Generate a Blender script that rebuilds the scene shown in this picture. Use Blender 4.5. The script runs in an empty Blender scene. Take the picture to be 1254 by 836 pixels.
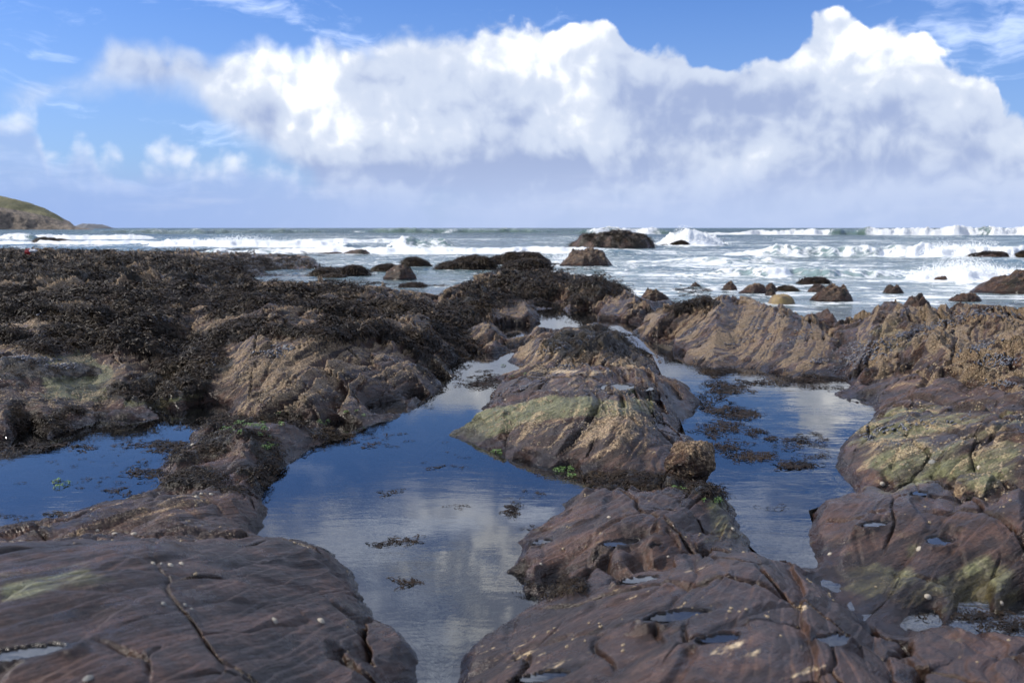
import bpy, math, random, time
import numpy as np
T0 = time.time()
rng = np.random.default_rng(7)
random.seed(7)
S = bpy.context.scene

# ------------------------------------------------------------------ camera
W0, H0, F0 = 1254.0, 836.0, 1254.0 * 35 / 36
CAMZ = 1.3                       # metres above the water of the tide pools
SEA = -0.3                       # level of the open sea
PITCH = math.atan((418 - 279) / F0)
cam_d = bpy.data.cameras.new('camera')
cam = bpy.data.objects.new('camera', cam_d)
S.collection.objects.link(cam)
cam.location = (0, 0, CAMZ)
cam.rotation_euler = (math.pi / 2 - PITCH, 0, 0)
cam_d.lens = 35; cam_d.sensor_width = 36
cam_d.clip_start = 0.05; cam_d.clip_end = 60000
cam_d.dof.use_dof = True; cam_d.dof.focus_distance = 6.2; cam_d.dof.aperture_fstop = 4.5
S.camera = cam
cp, sp = math.cos(PITCH), math.sin(PITCH)

def ray(px, py):
    a, b = px - W0 / 2, H0 / 2 - py
    return np.array([a, cp * F0 + sp * b, -sp * F0 + cp * b])
def P(px, py, z=0.0):            # where the line of sight meets height z
    r = ray(px, py); t = (z - CAMZ) / r[2]
    return np.array([r[0] * t, r[1] * t, z])
def B(px, d, z):                 # a point at ground distance d
    return np.array([(px - W0 / 2) / F0 * d, d, z])
def proj(x, y, z):
    zz = z - CAMZ
    f = y * cp - zz * sp; u = y * sp + zz * cp
    return W0 / 2 + F0 * x / f, H0 / 2 - F0 * u / f

# ------------------------------------------------------------------ light
SUN_EL, SUN_AZ = 40.0, -84.0     # azimuth measured from +Y (view direction), negative = left
az, el = math.radians(SUN_AZ), math.radians(SUN_EL)
sdir = np.array([math.sin(az) * math.cos(el), math.cos(az) * math.cos(el), math.sin(el)])
sl = bpy.data.lights.new('sun', 'SUN'); sl.energy = 5.0; sl.angle = math.radians(0.5); sl.color = (1.0, 0.93, 0.83)
so = bpy.data.objects.new('sun', sl); S.collection.objects.link(so)
from mathutils import Vector
so.rotation_euler = Vector(-sdir).to_track_quat('-Z', 'Y').to_euler()
S.view_settings.view_transform = 'Standard'; S.view_settings.look = 'None'
S.view_settings.exposure = 0.18; S.view_settings.gamma = 1.0; S.view_settings.use_curve_mapping = False
S.cycles.use_adaptive_sampling = True; S.cycles.adaptive_threshold = 0.04; S.cycles.max_bounces = 5; S.cycles.sample_clamp_indirect = 4.0; S.cycles.transparent_max_bounces = 12
S.cycles.caustics_reflective = False; S.cycles.caustics_refractive = False

# ------------------------------------------------------------------ node helper
class NT:
    def __init__(s, tree): s.t = tree; s.n = tree.nodes; s.l = tree.links
    def new(s, typ, **kw):
        n = s.n.new(typ)
        for k, v in kw.items(): setattr(n, k, v)
        return n
    def put(s, sock, v):
        if v is None: return
        if isinstance(v, bpy.types.NodeSocket): s.l.new(v, sock)
        elif isinstance(v, (tuple, list)):
            v = tuple(v)
            n = len(sock.default_value)
            sock.default_value = v[:n] if len(v) >= n else v + (1.0,) * (n - len(v))
        else: sock.default_value = v
    def m(s, op, a, b=None, c=None, clamp=False):
        n = s.new('ShaderNodeMath', operation=op, use_clamp=clamp)
        for i, v in enumerate((a, b, c)): 
            if v is not None: s.put(n.inputs[i], v)
        return n.outputs[0]
    def v(s, op, a, b=None, scale=None):
        n = s.new('ShaderNodeVectorMath', operation=op)
        s.put(n.inputs[0], a)
        if b is not None: s.put(n.inputs[1], b)
        if scale is not None: s.put(n.inputs['Scale'], scale)
        return n.outputs['Value'] if op in ('DOT_PRODUCT', 'LENGTH') else n.outputs[0]
    def ss(s, x, lo, hi, a=0.0, b=1.0):
        n = s.new('ShaderNodeMapRange', interpolation_type='SMOOTHSTEP')
        for k, v in zip(range(5), (x, lo, hi, a, b)): s.put(n.inputs[k], v)
        return n.outputs[0]
    def lin(s, x, lo, hi, a=0.0, b=1.0):
        n = s.new('ShaderNodeMapRange', interpolation_type='LINEAR')
        for k, v in zip(range(5), (x, lo, hi, a, b)): s.put(n.inputs[k], v)
        return n.outputs[0]
    def mix(s, f, a, b, blend='MIX'):
        n = s.new('ShaderNodeMix', data_type='RGBA', blend_type=blend, clamp_factor=True)
        s.put(n.inputs[0], f); s.put(n.inputs[6], a); s.put(n.inputs[7], b)
        return n.outputs[2]
    def noise(s, vec, scale=1.0, detail=4.0, rough=0.5, lac=2.0, dist=0.0, out=0):
        n = s.new('ShaderNodeTexNoise')
        s.put(n.inputs['Vector'], vec); s.put(n.inputs['Scale'], scale); s.put(n.inputs['Detail'], detail)
        s.put(n.inputs['Roughness'], rough); s.put(n.inputs['Lacunarity'], lac); s.put(n.inputs['Distortion'], dist)
        return n.outputs[out]
    def voro(s, vec, scale=1.0, detail=0.0, rough=0.5, feature='F1', rand=1.0, out='Distance', smooth=None):
        n = s.new('ShaderNodeTexVoronoi', feature=feature)
        s.put(n.inputs['Vector'], vec); s.put(n.inputs['Scale'], scale)
        if 'Detail' in n.inputs: s.put(n.inputs['Detail'], detail); s.put(n.inputs['Roughness'], rough)
        s.put(n.inputs['Randomness'], rand)
        if smooth is not None: s.put(n.inputs['Smoothness'], smooth)
        return n.outputs[out]
    def curve(s, x, pts):
        n = s.new('ShaderNodeFloatCurve'); c = n.mapping.curves[0]
        n.mapping.use_clip = False
        n.mapping.extend = 'HORIZONTAL'
        while len(c.points) < len(pts): c.points.new(0.5, 0.5)
        for p, (a, b) in zip(c.points, pts): p.location = (a, b); p.handle_type = 'AUTO_CLAMPED'
        n.mapping.update(); s.put(n.inputs['Value'], x)
        return n.outputs[0]
    def attr(s, name, out='Fac'):
        return s.new('ShaderNodeAttribute', attribute_name=name).outputs[out]
    def bump(s, h, strength=0.5, dist=0.01, normal=None):
        n = s.new('ShaderNodeBump'); s.put(n.inputs['Height'], h); s.put(n.inputs['Strength'], strength); s.put(n.inputs['Distance'], dist)
        if normal is not None: s.put(n.inputs['Normal'], normal)
        return n.outputs[0]
def srgb(r, g, b):
    f = lambda c: (c / 255 / 12.92) if c / 255 <= 0.04045 else ((c / 255 + 0.055) / 1.055) ** 2.4
    return (f(r), f(g), f(b), 1.0)

# ------------------------------------------------------------------ sky
def build_world():
    w = bpy.data.worlds.new('World'); S.world = w; w.use_nodes = True
    w.node_tree.nodes.clear()
    N = NT(w.node_tree)
    sky = N.new('ShaderNodeTexSky', sky_type='NISHITA', sun_disc=False)
    sky.sun_elevation = el; sky.sun_rotation = az; sky.air_density = 1.0; sky.dust_density = 0.6; sky.ozone_density = 2.5
    sky.altitude = 10
    skyc = N.mix(1.0, sky.outputs[0], (0.46, 0.68, 1.13, 1), 'MULTIPLY')
    skyc = N.v('SCALE', skyc, scale=0.118)
    dirn = N.new('ShaderNodeTexCoord').outputs['Generated']
    sep = N.new('ShaderNodeSeparateXYZ'); N.put(sep.inputs[0], dirn)
    x, y, z = sep.outputs
    azi = N.m('ARCTAN2', x, y)                    # 0 straight ahead
    ele = N.m('ARCSINE', z)
    def ae(px, py):
        r = ray(px, py); r = r / np.linalg.norm(r)
        return math.atan2(r[0], r[1]), math.asin(r[2])
    AZ0, AZ1 = -0.60, 0.60; E1 = 0.30
    u = N.lin(azi, AZ0, AZ1)
    def ccurve(pts):
        out = []
        for px, py in pts:
            a, e = ae(px, py); out.append(((a - AZ0) / (AZ1 - AZ0), e / E1))
        return N.m('MULTIPLY', N.curve(u, out), E1)
    # cloud noise fields
    warp = N.noise(dirn, 9.0, 3.0, 0.55, out=1)
    wv = N.v('ADD', dirn, N.v('SCALE', N.v('SUBTRACT', warp, (0.5, 0.5, 0.5)), scale=0.05))
    def billow(vec):
        a = N.voro(vec, 22.0, 2.5, 0.5, 'SMOOTH_F1', smooth=0.4)
        b = N.noise(vec, 24.0, 7.0, 0.56)
        return N.m('ADD', N.m('MULTIPLY', N.m('SUBTRACT', 0.5, a), 0.8), N.m('MULTIPLY', N.m('SUBTRACT', b, 0.5), 1.3))
    bil = billow(wv)
    L = Vector((-0.55, -0.25, 0.8)).normalized() * 0.012
    bil2 = billow(N.v('ADD', wv, tuple(L)))
    relief = N.m('SUBTRACT', bil, bil2)            # > 0 on the sides that face the sun
    big = N.noise(wv, 7.0, 4.0, 0.55)
    big2 = N.noise(N.v('ADD', wv, (3.1, 1.7, 0.4)), 14.0, 4.0, 0.55)
    def blob(px, py, rx, ry, amt):
        a, e = ae(px, py)
        da = N.m('DIVIDE', N.m('SUBTRACT', azi, a), rx / F0); de = N.m('DIVIDE', N.m('SUBTRACT', ele, e), ry / F0)
        d2 = N.m('ADD', N.m('MULTIPLY', da, da), N.m('MULTIPLY', de, de))
        return N.m('MULTIPLY', N.m('EXPONENT', N.m('MULTIPLY', d2, -1.0)), amt)
    def addall(l):
        o = l[0]
        for q in l[1:]: o = N.m('ADD', o, q)
        return o
    # base sky + thin haze towards the horizon
    zen = N.ss(ele, 0.03, 0.26)
    base = N.mix(N.m('MULTIPLY', N.m('SUBTRACT', 1.0, zen), 0.45), skyc, srgb(160, 186, 228))
    # high streaks of cirrus
    st = N.v('MULTIPLY', dirn, (4.0, 9.0, 26.0))
    sn = N.noise(N.v('ADD', st, N.v('SCALE', warp, scale=1.2)), 1.0, 6.0, 0.62)
    up = N.ss(ele, 0.225, 0.29)
    cir = N.m('MULTIPLY', N.ss(sn, N.lin(up, 0, 1, 0.53, 0.42), N.lin(up, 0, 1, 0.72, 0.64)), N.lin(up, 0, 1, 0.40, 1.0))
    film = N.m('MULTIPLY', N.ss(N.noise(N.v('MULTIPLY', dirn, (2.5, 3.5, 7.0)), 1.0, 6.0, 0.6), 0.36, 0.66), N.ss(ele, 0.24, 0.34, 0, 0.55))
    base = N.mix(film, base, srgb(205, 218, 244))
    base = N.mix(cir, base, N.v('SCALE', srgb(214, 224, 244)[:3], scale=1.7))
    # the cumulus that go on all round, scattered, above and beside the picture
    oth = N.noise(N.v('MULTIPLY', wv, (1, 1, 2.6)), 5.0, 6.0, 0.58)
    out_m = N.m('MAXIMUM', N.ss(ele, 0.235, 0.32), N.ss(N.m('ABSOLUTE', azi), 0.55, 0.9))
    oth = N.m('SUBTRACT', oth, N.ss(N.m('ABSOLUTE', azi), 0.7, 1.3, 0.0, 0.035))
    ocov = N.m('MULTIPLY', N.ss(N.m('ADD', oth, N.m('MULTIPLY', bil, 0.08)), 0.485, 0.60), out_m)
    ocol = N.mix(N.ss(N.m('ADD', N.m('MULTIPLY', relief, 2.0), N.m('MULTIPLY', big2, 0.8)), 0.2, 0.75), srgb(180, 192, 220), N.v('SCALE', srgb(240, 243, 250)[:3], scale=1.3))
    base = N.mix(ocov, base, ocol)
    # --- layer 2: lower, hazier cumulus on the left
    top2 = ccurve([(-80, 120), (0, 118), (28, 122), (45, 140), (58, 176), (75, 182), (95, 156), (112, 168), (125, 190), (150, 196), (178, 186), (208, 178), (238, 190), (262, 186), (290, 190), (318, 186), (342, 196), (372, 216), (430, 226), (600, 232), (900, 236), (1254, 236)])
    e2 = N.m('ADD', N.m('DIVIDE', N.m('SUBTRACT', top2, ele), 0.016), N.m('MULTIPLY', bil, 2.6))
    a2 = N.ss(e2, -0.9, 0.7)
    dep2 = N.ss(N.m('SUBTRACT', top2, ele), 0.0, 0.045)
    v2 = addall([N.m('MULTIPLY', relief, 1.3), N.m('MULTIPLY', dep2, -0.75), N.m('MULTIPLY', N.m('SUBTRACT', big2, 0.5), 1.0), blob(15, 140, 40, 22, 0.5), blob(100, 172, 26, 16, 0.6), blob(240, 200, 110, 16, 0.6)])
    col2 = N.mix(N.ss(v2, -0.75, 0.65), srgb(160, 182, 226), srgb(232, 239, 251))
    a2 = N.m('MULTIPLY', a2, N.m('SUBTRACT', 0.9, N.m('MULTIPLY', dep2, 0.30)))
    c = N.mix(a2, base, col2)
    # --- layer 1: the big bank
    top1 = ccurve([(-80, 130), (40, 104), (90, 84), (130, 62), (160, 52), (200, 50), (260, 58), (305, 54), (322, 42), (345, 54), (375, 58), (410, 50), (440, 46), (480, 42), (520, 38), (555, 30), (590, 18), (620, 10), (650, 26), (690, 20), (740, 15), (772, 34), (800, 48), (830, 50), (860, 76), (890, 70), (920, 64), (958, 60), (984, 30), (1010, 12), (1043, 1), (1066, 22), (1090, 15), (1130, 22), (1156, 42), (1182, 60), (1204, 76), (1222, 96), (1228, 122), (1254, 130), (1330, 118)])
    bot1 = ccurve([(-80, 136), (40, 116), (90, 108), (130, 108), (200, 112), (240, 120), (262, 145), (290, 165), (325, 180), (352, 198), (380, 225), (410, 246), (500, 256), (1254, 260), (1330, 260)])
    et = N.m('ADD', N.m('DIVIDE', N.m('SUBTRACT', top1, ele), 0.011), N.m('MULTIPLY', bil, 2.7))
    right = N.ss(azi, -0.22, 0.05)
    at = N.ss(et, N.lin(right, 0, 1, -1.5, -0.30), N.lin(right, 0, 1, 1.2, 0.45))
    eb = N.m('ADD', N.m('DIVIDE', N.m('SUBTRACT', ele, bot1), 0.018), N.m('MULTIPLY', N.m('SUBTRACT', big2, 0.5), 3.0))
    ab = N.ss(eb, -0.9, 1.2)
    a1 = N.m('MULTIPLY', at, ab)
    thin = N.ss(azi, -0.40, -0.25, 0.85, 1.0)
    a1 = N.m('MULTIPLY', a1, thin)
    dep1 = N.ss(N.m('SUBTRACT', top1, ele), 0.0, 0.14)
    v1 = addall([N.m('MULTIPLY', relief, 1.05), N.m('MULTIPLY', dep1, -0.62), N.m('MULTIPLY', N.m('SUBTRACT', big, 0.5), 2.5), N.m('MULTIPLY', N.m('SUBTRACT', big2, 0.5), 1.1),
                 blob(1075, 62, 90, 46, 0.55), blob(600, 60, 190, 36, 0.28), blob(705, 125, 34, 26, 0.45), blob(745, 165, 42, 26, 0.5), blob(385, 105, 26, 30, 0.5), blob(560, 165, 50, 26, 0.3), blob(440, 150, 60, 24, 0.25),
                 blob(885, 120, 80, 38, -0.85), blob(870, 165, 80, 26, -0.3), blob(1110, 125, 60, 26, -0.5), blob(1080, 205, 120, 22, -0.45), blob(330, 140, 60, 18, -0.35), blob(560, 212, 200, 20, -0.65), blob(960, 150, 60, 40, -0.3), blob(190, 75, 90, 20, -0.3), blob(930, 190, 60, 26, 0.25), blob(1170, 60, 30, 30, 0.35), blob(460, 85, 70, 14, -0.2)])
    col1 = N.mix(N.ss(v1, -1.1, -0.15), srgb(158, 174, 210), srgb(202, 213, 233))
    col1 = N.mix(N.ss(v1, -0.22, 0.85), col1, srgb(250, 251, 254))
    col1 = N.v('MULTIPLY', col1, N.v('SCALE', (1.0, 1.0, 1.0), scale=N.ss(v1, 0.0, 1.0, 1.0, 1.4)))
    c = N.mix(a1, c, col1)
    # --- veil low over the sea
    lowc = N.mix(N.ss(azi, -0.45, 0.1), srgb(150, 176, 226), srgb(180, 196, 230))
    veil = N.m('MULTIPLY', N.ss(ele, 0.075, 0.012), N.lin(big2, 0.3, 0.7, 0.72, 1.0))
    c = N.mix(veil, c, lowc)
    pv = N.ss(N.noise(N.v('MULTIPLY', dirn, (5, 5, 38)), 1.0, 5.0, 0.6), 0.5, 0.72)
    c = N.mix(N.m('MULTIPLY', N.m('MULTIPLY', pv, N.ss(ele, 0.008, 0.03)), N.ss(ele, 0.065, 0.03, 0, 0.35)), c, srgb(208, 216, 238))
    # below the horizon: the colour of the sea
    c = N.mix(N.ss(ele, 0.0, -0.02), c, srgb(70, 90, 105))
    bg = N.new('ShaderNodeBackground'); N.put(bg.inputs[0], c); bg.inputs[1].default_value = 1.0
    o = N.new('ShaderNodeOutputWorld'); N.l.new(bg.outputs[0], o.inputs[0])
    w.cycles.sampling_method = 'MANUAL'; w.cycles.sample_map_resolution = 512
build_world()

# ------------------------------------------------------------------ numpy noise
_perm = rng.permutation(4096).astype(np.int64)
_ga = rng.uniform(0, 2 * np.pi, 4096); _gx, _gy = np.cos(_ga).astype(np.float32), np.sin(_ga).astype(np.float32)
_rv = rng.random(4096).astype(np.float32)
def _h2(i, j): return _perm[(_perm[i & 4095] + j) & 4095]
def perlin(x, y, seed=0):
    x = x + seed * 17.13; y = y + seed * 9.71
    i = np.floor(x).astype(np.int64); j = np.floor(y).astype(np.int64)
    fx = (x - i).astype(np.float32); fy = (y - j).astype(np.float32)
    u = fx * fx * fx * (fx * (fx * 6 - 15) + 10); v = fy * fy * fy * (fy * (fy * 6 - 15) + 10)
    def g(a, b, dx, dy):
        h = _h2(i + a, j + b); return _gx[h] * dx + _gy[h] * dy
    n00 = g(0, 0, fx, fy); n10 = g(1, 0, fx - 1, fy); n01 = g(0, 1, fx, fy - 1); n11 = g(1, 1, fx - 1, fy - 1)
    return ((n00 * (1 - u) + n10 * u) * (1 - v) + (n01 * (1 - u) + n11 * u) * v) * 1.5
def fbm(x, y, oct=4, seed=0, gain=0.5, lac=2.03):
    o = 0; a = 1.0; t = 0
    for k in range(oct):
        o = o + a * perlin(x, y, seed + k * 3); t += a; a *= gain; x = x * lac; y = y * lac
    return o / t
def cell(x, y, seed=0):
    """worley: (f1, f2, id)"""
    x = x + seed * 7.7; y = y + seed * 3.3
    i = np.floor(x).astype(np.int64); j = np.floor(y).astype(np.int64)
    f1 = np.full(x.shape, 9.0, np.float32); f2 = f1.copy(); idd = np.zeros(x.shape, np.float32)
    for a in (-1, 0, 1):
        for b in (-1, 0, 1):
            h = _h2(i + a, j + b); cx = i + a + _rv[h]; cy = j + b + _rv[(h * 7 + 13) & 4095]
            d = np.sqrt((x - cx) ** 2 + (y - cy) ** 2).astype(np.float32)
            m = d < f1
            f2 = np.where(m, f1, np.minimum(f2, d)); idd = np.where(m, _rv[(h * 3 + 5) & 4095], idd); f1 = np.where(m, d, f1)
    return f1, f2, idd
def sstep(x, a, b):
    t = np.clip((x - a) / (b - a), 0, 1); return t * t * (3 - 2 * t)
def rv1(k): return _rv[_perm[k.astype(np.int64) & 4095]]

# ------------------------------------------------------------------ object helpers
def tag(o, label=None, cat=None, group=None, kind=None):
    if label: o['label'] = label
    if cat: o['category'] = cat
    if group: o['group'] = group
    if kind: o['kind'] = kind
    return o
def mesh_np(name, V, Fq, mats=(), smooth=True, attrs=None, normals=None, matidx=None):
    me = bpy.data.meshes.new(name)
    V = np.ascontiguousarray(V, dtype=np.float32); Fq = np.ascontiguousarray(Fq, dtype=np.int32)
    k = Fq.shape[1]
    me.vertices.add(len(V)); me.vertices.foreach_set('co', V.ravel())
    me.loops.add(Fq.size); me.loops.foreach_set('vertex_index', Fq.ravel())
    me.polygons.add(len(Fq)); me.polygons.foreach_set('loop_start', np.arange(0, Fq.size, k, dtype=np.int32))
    me.polygons.foreach_set('loop_total', np.full(len(Fq), k, np.int32))
    me.polygons.foreach_set('use_smooth', np.full(len(Fq), smooth, bool))
    for m in mats: me.materials.append(m)
    if matidx is not None: me.polygons.foreach_set('material_index', matidx.astype(np.int32))
    me.update(calc_edges=True)
    for an, av in (attrs or {}).items():
        if av.ndim == 2:
            a = me.attributes.new(an, 'FLOAT_COLOR', 'POINT'); a.data.foreach_set('color', np.ascontiguousarray(av, dtype=np.float32).ravel())
        else:
            a = me.attributes.new(an, 'FLOAT', 'POINT'); a.data.foreach_set('value', np.ascontiguousarray(av, dtype=np.float32))
    if normals is not None: me.normals_split_custom_set_from_vertices(normals.tolist())
    return me
def link(name, me, parent=None, loc=None):
    o = bpy.data.objects.new(name, me); S.collection.objects.link(o)
    if parent: o.parent = parent
    if loc is not None: o.location = loc
    return o
def gridfaces(nr, nc):
    r, c = np.meshgrid(np.arange(nr - 1), np.arange(nc - 1), indexing='ij')
    a = (r * nc + c).ravel()
    return np.stack([a, a + 1, a + nc + 1, a + nc], 1)
def inpoly(x, y, poly):
    r = np.zeros(x.shape, bool); n = len(poly)
    for i in range(n):
        x0, y0 = poly[i]; x1, y1 = poly[(i + 1) % n]
        if y0 == y1: continue
        c = ((y0 > y) != (y1 > y)) & (x < (x1 - x0) * (y - y0) / (y1 - y0) + x0)
        r ^= c
    return r
def polydist(x, y, poly):
    """signed distance to a polygon in pixels, positive inside"""
    d = np.full(x.shape, 1e9, np.float32); n = len(poly)
    for i in range(n):
        x0, y0 = poly[i]; x1, y1 = poly[(i + 1) % n]
        ex, ey = x1 - x0, y1 - y0
        t = np.clip(((x - x0) * ex + (y - y0) * ey) / (ex * ex + ey * ey + 1e-9), 0, 1)
        d = np.minimum(d, np.hypot(x - x0 - t * ex, y - y0 - t * ey))
    return np.where(inpoly(x, y, poly), d, -d)

# ------------------------------------------------------------------ materials
def principled(name):
    m = bpy.data.materials.new(name); m.use_nodes = True
    N = NT(m.node_tree); p = m.node_tree.nodes['Principled BSDF']
    return m, N, p

def rock_material():
    m, N, p = principled('rock')
    geo = N.new('ShaderNodeNewGeometry'); pos = geo.outputs['Position']
    green, barn, pale, wet, weed = (N.attr(a) for a in ('green', 'barn', 'pale', 'wet', 'weed'))
    tone = N.attr('tone'); rough_bed = N.attr('rough')
    # streak coordinates: across the beds fine, along them coarse
    mp = N.new('ShaderNodeMapping'); N.put(mp.inputs[0], pos)
    mp.vector_type = 'TEXTURE'; mp.inputs['Rotation'].default_value = (math.radians(-12), math.radians(-33), math.radians(-28)); mp.inputs['Scale'].default_value = (1.0, 3.0, 0.22)
    sv = mp.outputs[0]
    warp = N.noise(pos, 3.0, 3.0, 0.5, out=1)
    sv = N.v('ADD', sv, N.v('SCALE', warp, scale=0.14))
    s1 = N.noise(sv, 3.0, 6.0, 0.6)
    s2 = N.noise(sv, 12.0, 6.0, 0.65)
    n1 = N.noise(pos, 1.7, 5.0, 0.6)
    n2 = N.noise(pos, 18.0, 6.0, 0.65)
    n3 = N.noise(pos, 90.0, 4.0, 0.6)
    c = N.mix(N.ss(s1, 0.35, 0.65), (0.013, 0.0068, 0.0042, 1), (0.074, 0.037, 0.024, 1))
    c = N.mix(N.ss(n1, 0.50, 0.70, 0, 0.6), c, (0.048, 0.034, 0.032, 1))
    c = N.mix(N.ss(s2, 0.45, 0.72, 0, 0.55), c, (0.105, 0.064, 0.046, 1))
    c = N.mix(N.ss(s2, 0.46, 0.28, 0, 0.6), c, (0.040, 0.026, 0.022, 1))
    c = N.mix(N.ss(n2, 0.5, 0.3, 0, 0.45), c, (0.045, 0.030, 0.024, 1))
    c = N.mix(N.m('MULTIPLY', rough_bed, 0.55), c, N.mix(1.0, c, (1.7, 1.5, 1.15, 1), 'MULTIPLY'))
    blot = N.noise(pos, 4.5, 5.0, 0.65, dist=0.6)
    c = N.mix(N.ss(blot, 0.52, 0.40, 0, 0.62), c, (0.022, 0.014, 0.011, 1))
    # green / grey-green slate
    gm = N.ss(N.m('ADD', green, N.m('MULTIPLY', N.m('SUBTRACT', N.m('ADD', N.m('MULTIPLY', s1, .6), N.m('MULTIPLY', n1, .4)), 0.5), 2.6)), 0.35, 0.80)
    gc = N.mix(N.ss(s2, 0.35, 0.65), (0.070, 0.076, 0.028, 1), (0.195, 0.195, 0.092, 1))
    gc = N.mix(N.ss(n2, 0.5, 0.7, 0, 0.5), gc, (0.30, 0.28, 0.19, 1))
    c = N.mix(N.m('MULTIPLY', gm, 0.85), c, gc)
    # barnacle crust: tan, breaking up into specks
    sp1 = N.voro(pos, 34.0, 1.0, 0.5, 'F1'); sp2 = N.voro(pos, 95.0, 0.0, 0.5, 'F1')
    bn = N.m('ADD', N.m('MULTIPLY', s1, 0.9), N.m('MULTIPLY', n2, 0.9))
    rib = N.attr('rib')
    barn = N.m('ADD', barn, N.m('MULTIPLY', N.m('SUBTRACT', rib, 0.5), N.m('MULTIPLY', rough_bed, 2.1)))
    bm = N.ss(N.m('ADD', barn, N.m('MULTIPLY', N.m('SUBTRACT', bn, 0.9), 1.7)), 0.42, 0.78)
    bc = N.mix(N.ss(n3, 0.3, 0.7), (0.22, 0.145, 0.080, 1), (0.64, 0.48, 0.29, 1))
    crust = N.m('MULTIPLY', bm, N.lin(N.ss(sp2, 0.62, 0.2), 0, 1, 0.45, 1.0))
    c = N.mix(N.m('MULTIPLY', crust, 0.85), c, bc)
    gate = N.ss(N.noise(pos, 5.5, 4.0, 0.6), 0.47, 0.60)
    spk = N.m('MULTIPLY', N.m('MULTIPLY', N.ss(sp1, 0.26, 0.15), gate), N.ss(rough_bed, 0.1, 0.6, 0.25, 1.0))
    c = N.mix(N.m('MULTIPLY', spk, 0.6), c, (0.46, 0.38, 0.27, 1))
    # pale veins and scars
    pm = N.ss(N.m('ADD', pale, N.m('MULTIPLY', N.m('SUBTRACT', N.noise(sv, 9.0, 5.0, 0.7), 0.5), 2.2)), 0.45, 0.62)
    c = N.mix(pm, c, N.mix(n2, (0.40, 0.28, 0.13, 1), (0.62, 0.50, 0.34, 1)))
    # weed film
    wm = N.ss(N.m('ADD', weed, N.m('MULTIPLY', N.m('SUBTRACT', n2, 0.5), 1.6)), 0.42, 0.6)
    wc = N.mix(N.ss(n2, 0.35, 0.65), (0.010, 0.008, 0.005, 1), (0.040, 0.028, 0.013, 1))
    c = N.mix(wm, c, wc)
    groove = N.m('MULTIPLY', N.ss(rib, 0.34, 0.08), N.m('MULTIPLY', rough_bed, 0.75))  # recess darkness of the bed grooves painted into the colour
    c = N.mix(groove, c, (0.018, 0.011, 0.008, 1))
    # wet band: darker and glossier
    wt = N.ss(N.m('ADD', wet, N.m('MULTIPLY', N.m('SUBTRACT', n1, 0.5), 0.8)), 0.3, 0.7)
    c = N.mix(wt, c, N.mix(1.0, c, (0.42, 0.36, 0.33, 1), 'MULTIPLY'))
    c = N.v('SCALE', c, scale=N.m('MULTIPLY', tone, N.m('MULTIPLY', N.lin(n3, 0.32, 0.68, 0.42, 1.22), N.lin(N.noise(pos, 260.0, 3.0, 0.7), 0.3, 0.7, 0.75, 1.25))))
    p.inputs['Specular IOR Level'].default_value = 0.34
    N.put(p.inputs['Base Color'], c)
    r = N.lin(n2, 0.3, 0.7, 0.28, 0.52)
    r = N.m('ADD', r, N.m('MULTIPLY', bm, 0.25)); r = N.m('SUBTRACT', r, N.m('MULTIPLY', wt, 0.20), clamp=True)
    film = N.ss(N.noise(pos, 3.3, 5.0, 0.65), 0.52, 0.62, 0, 0.26)
    r = N.m('MAXIMUM', N.m('SUBTRACT', r, film), 0.10)
    N.put(p.inputs['Roughness'], r)
    s3 = N.noise(sv, 40.0, 4.0, 0.6)
    h = addn(N, [(s2, 1.3), (s3, 0.5), (n2, 0.8), (n3, 0.25), (N.ss(sp1, 0.30, 0.1), N.m('MULTIPLY', gate, 0.35)), (N.ss(sp2, 0.5, 0.1), N.m('MULTIPLY', bm, 0.4)), (N.noise(pos, 230.0, 2.0, 0.5), 0.16)])
    N.put(p.inputs['Normal'], N.bump(h, N.lin(rough_bed, 0, 1, 0.55, 1.0), N.lin(rough_bed, 0, 1, 0.012, 0.03)))
    return m
def addn(N, terms):
    o = None
    for a, b in terms:
        t = N.m('MULTIPLY', a, b); o = t if o is None else N.m('ADD', o, t)
    return o

def bed_material():
    m, N, p = principled('pool_bed')
    pos = N.new('ShaderNodeNewGeometry').outputs['Position']
    sand = N.attr('sand')
    n = N.noise(pos, 2.2, 5.0, 0.6); v = N.voro(pos, 70.0, 0.0, 0.5, out='Color'); n2 = N.noise(pos, 25.0, 5.0, 0.6)
    c = N.mix(N.ss(n, 0.4, 0.62), (0.030, 0.022, 0.017, 1), (0.110, 0.085, 0.062, 1))
    sv = N.new('ShaderNodeSeparateColor'); N.put(sv.inputs[0], v)
    sc = N.mix(sv.outputs[0], (0.13, 0.095, 0.06, 1), (0.42, 0.36, 0.27, 1))
    sc = N.mix(N.ss(sv.outputs[1], 0.75, 0.9), sc, (0.06, 0.045, 0.04, 1))
    sm = N.ss(N.m('ADD', sand, N.m('MULTIPLY', N.m('SUBTRACT', n2, 0.5), 0.9)), 0.4, 0.6)
    c = N.mix(sm, c, sc)
    N.put(p.inputs['Base Color'], c); p.inputs['Roughness'].default_value = 0.8
    N.put(p.inputs['Normal'], N.bump(N.m('ADD', n2, N.m('MULTIPLY', N.voro(pos, 70.0), -0.6)), 0.8, 0.02))
    return m

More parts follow.
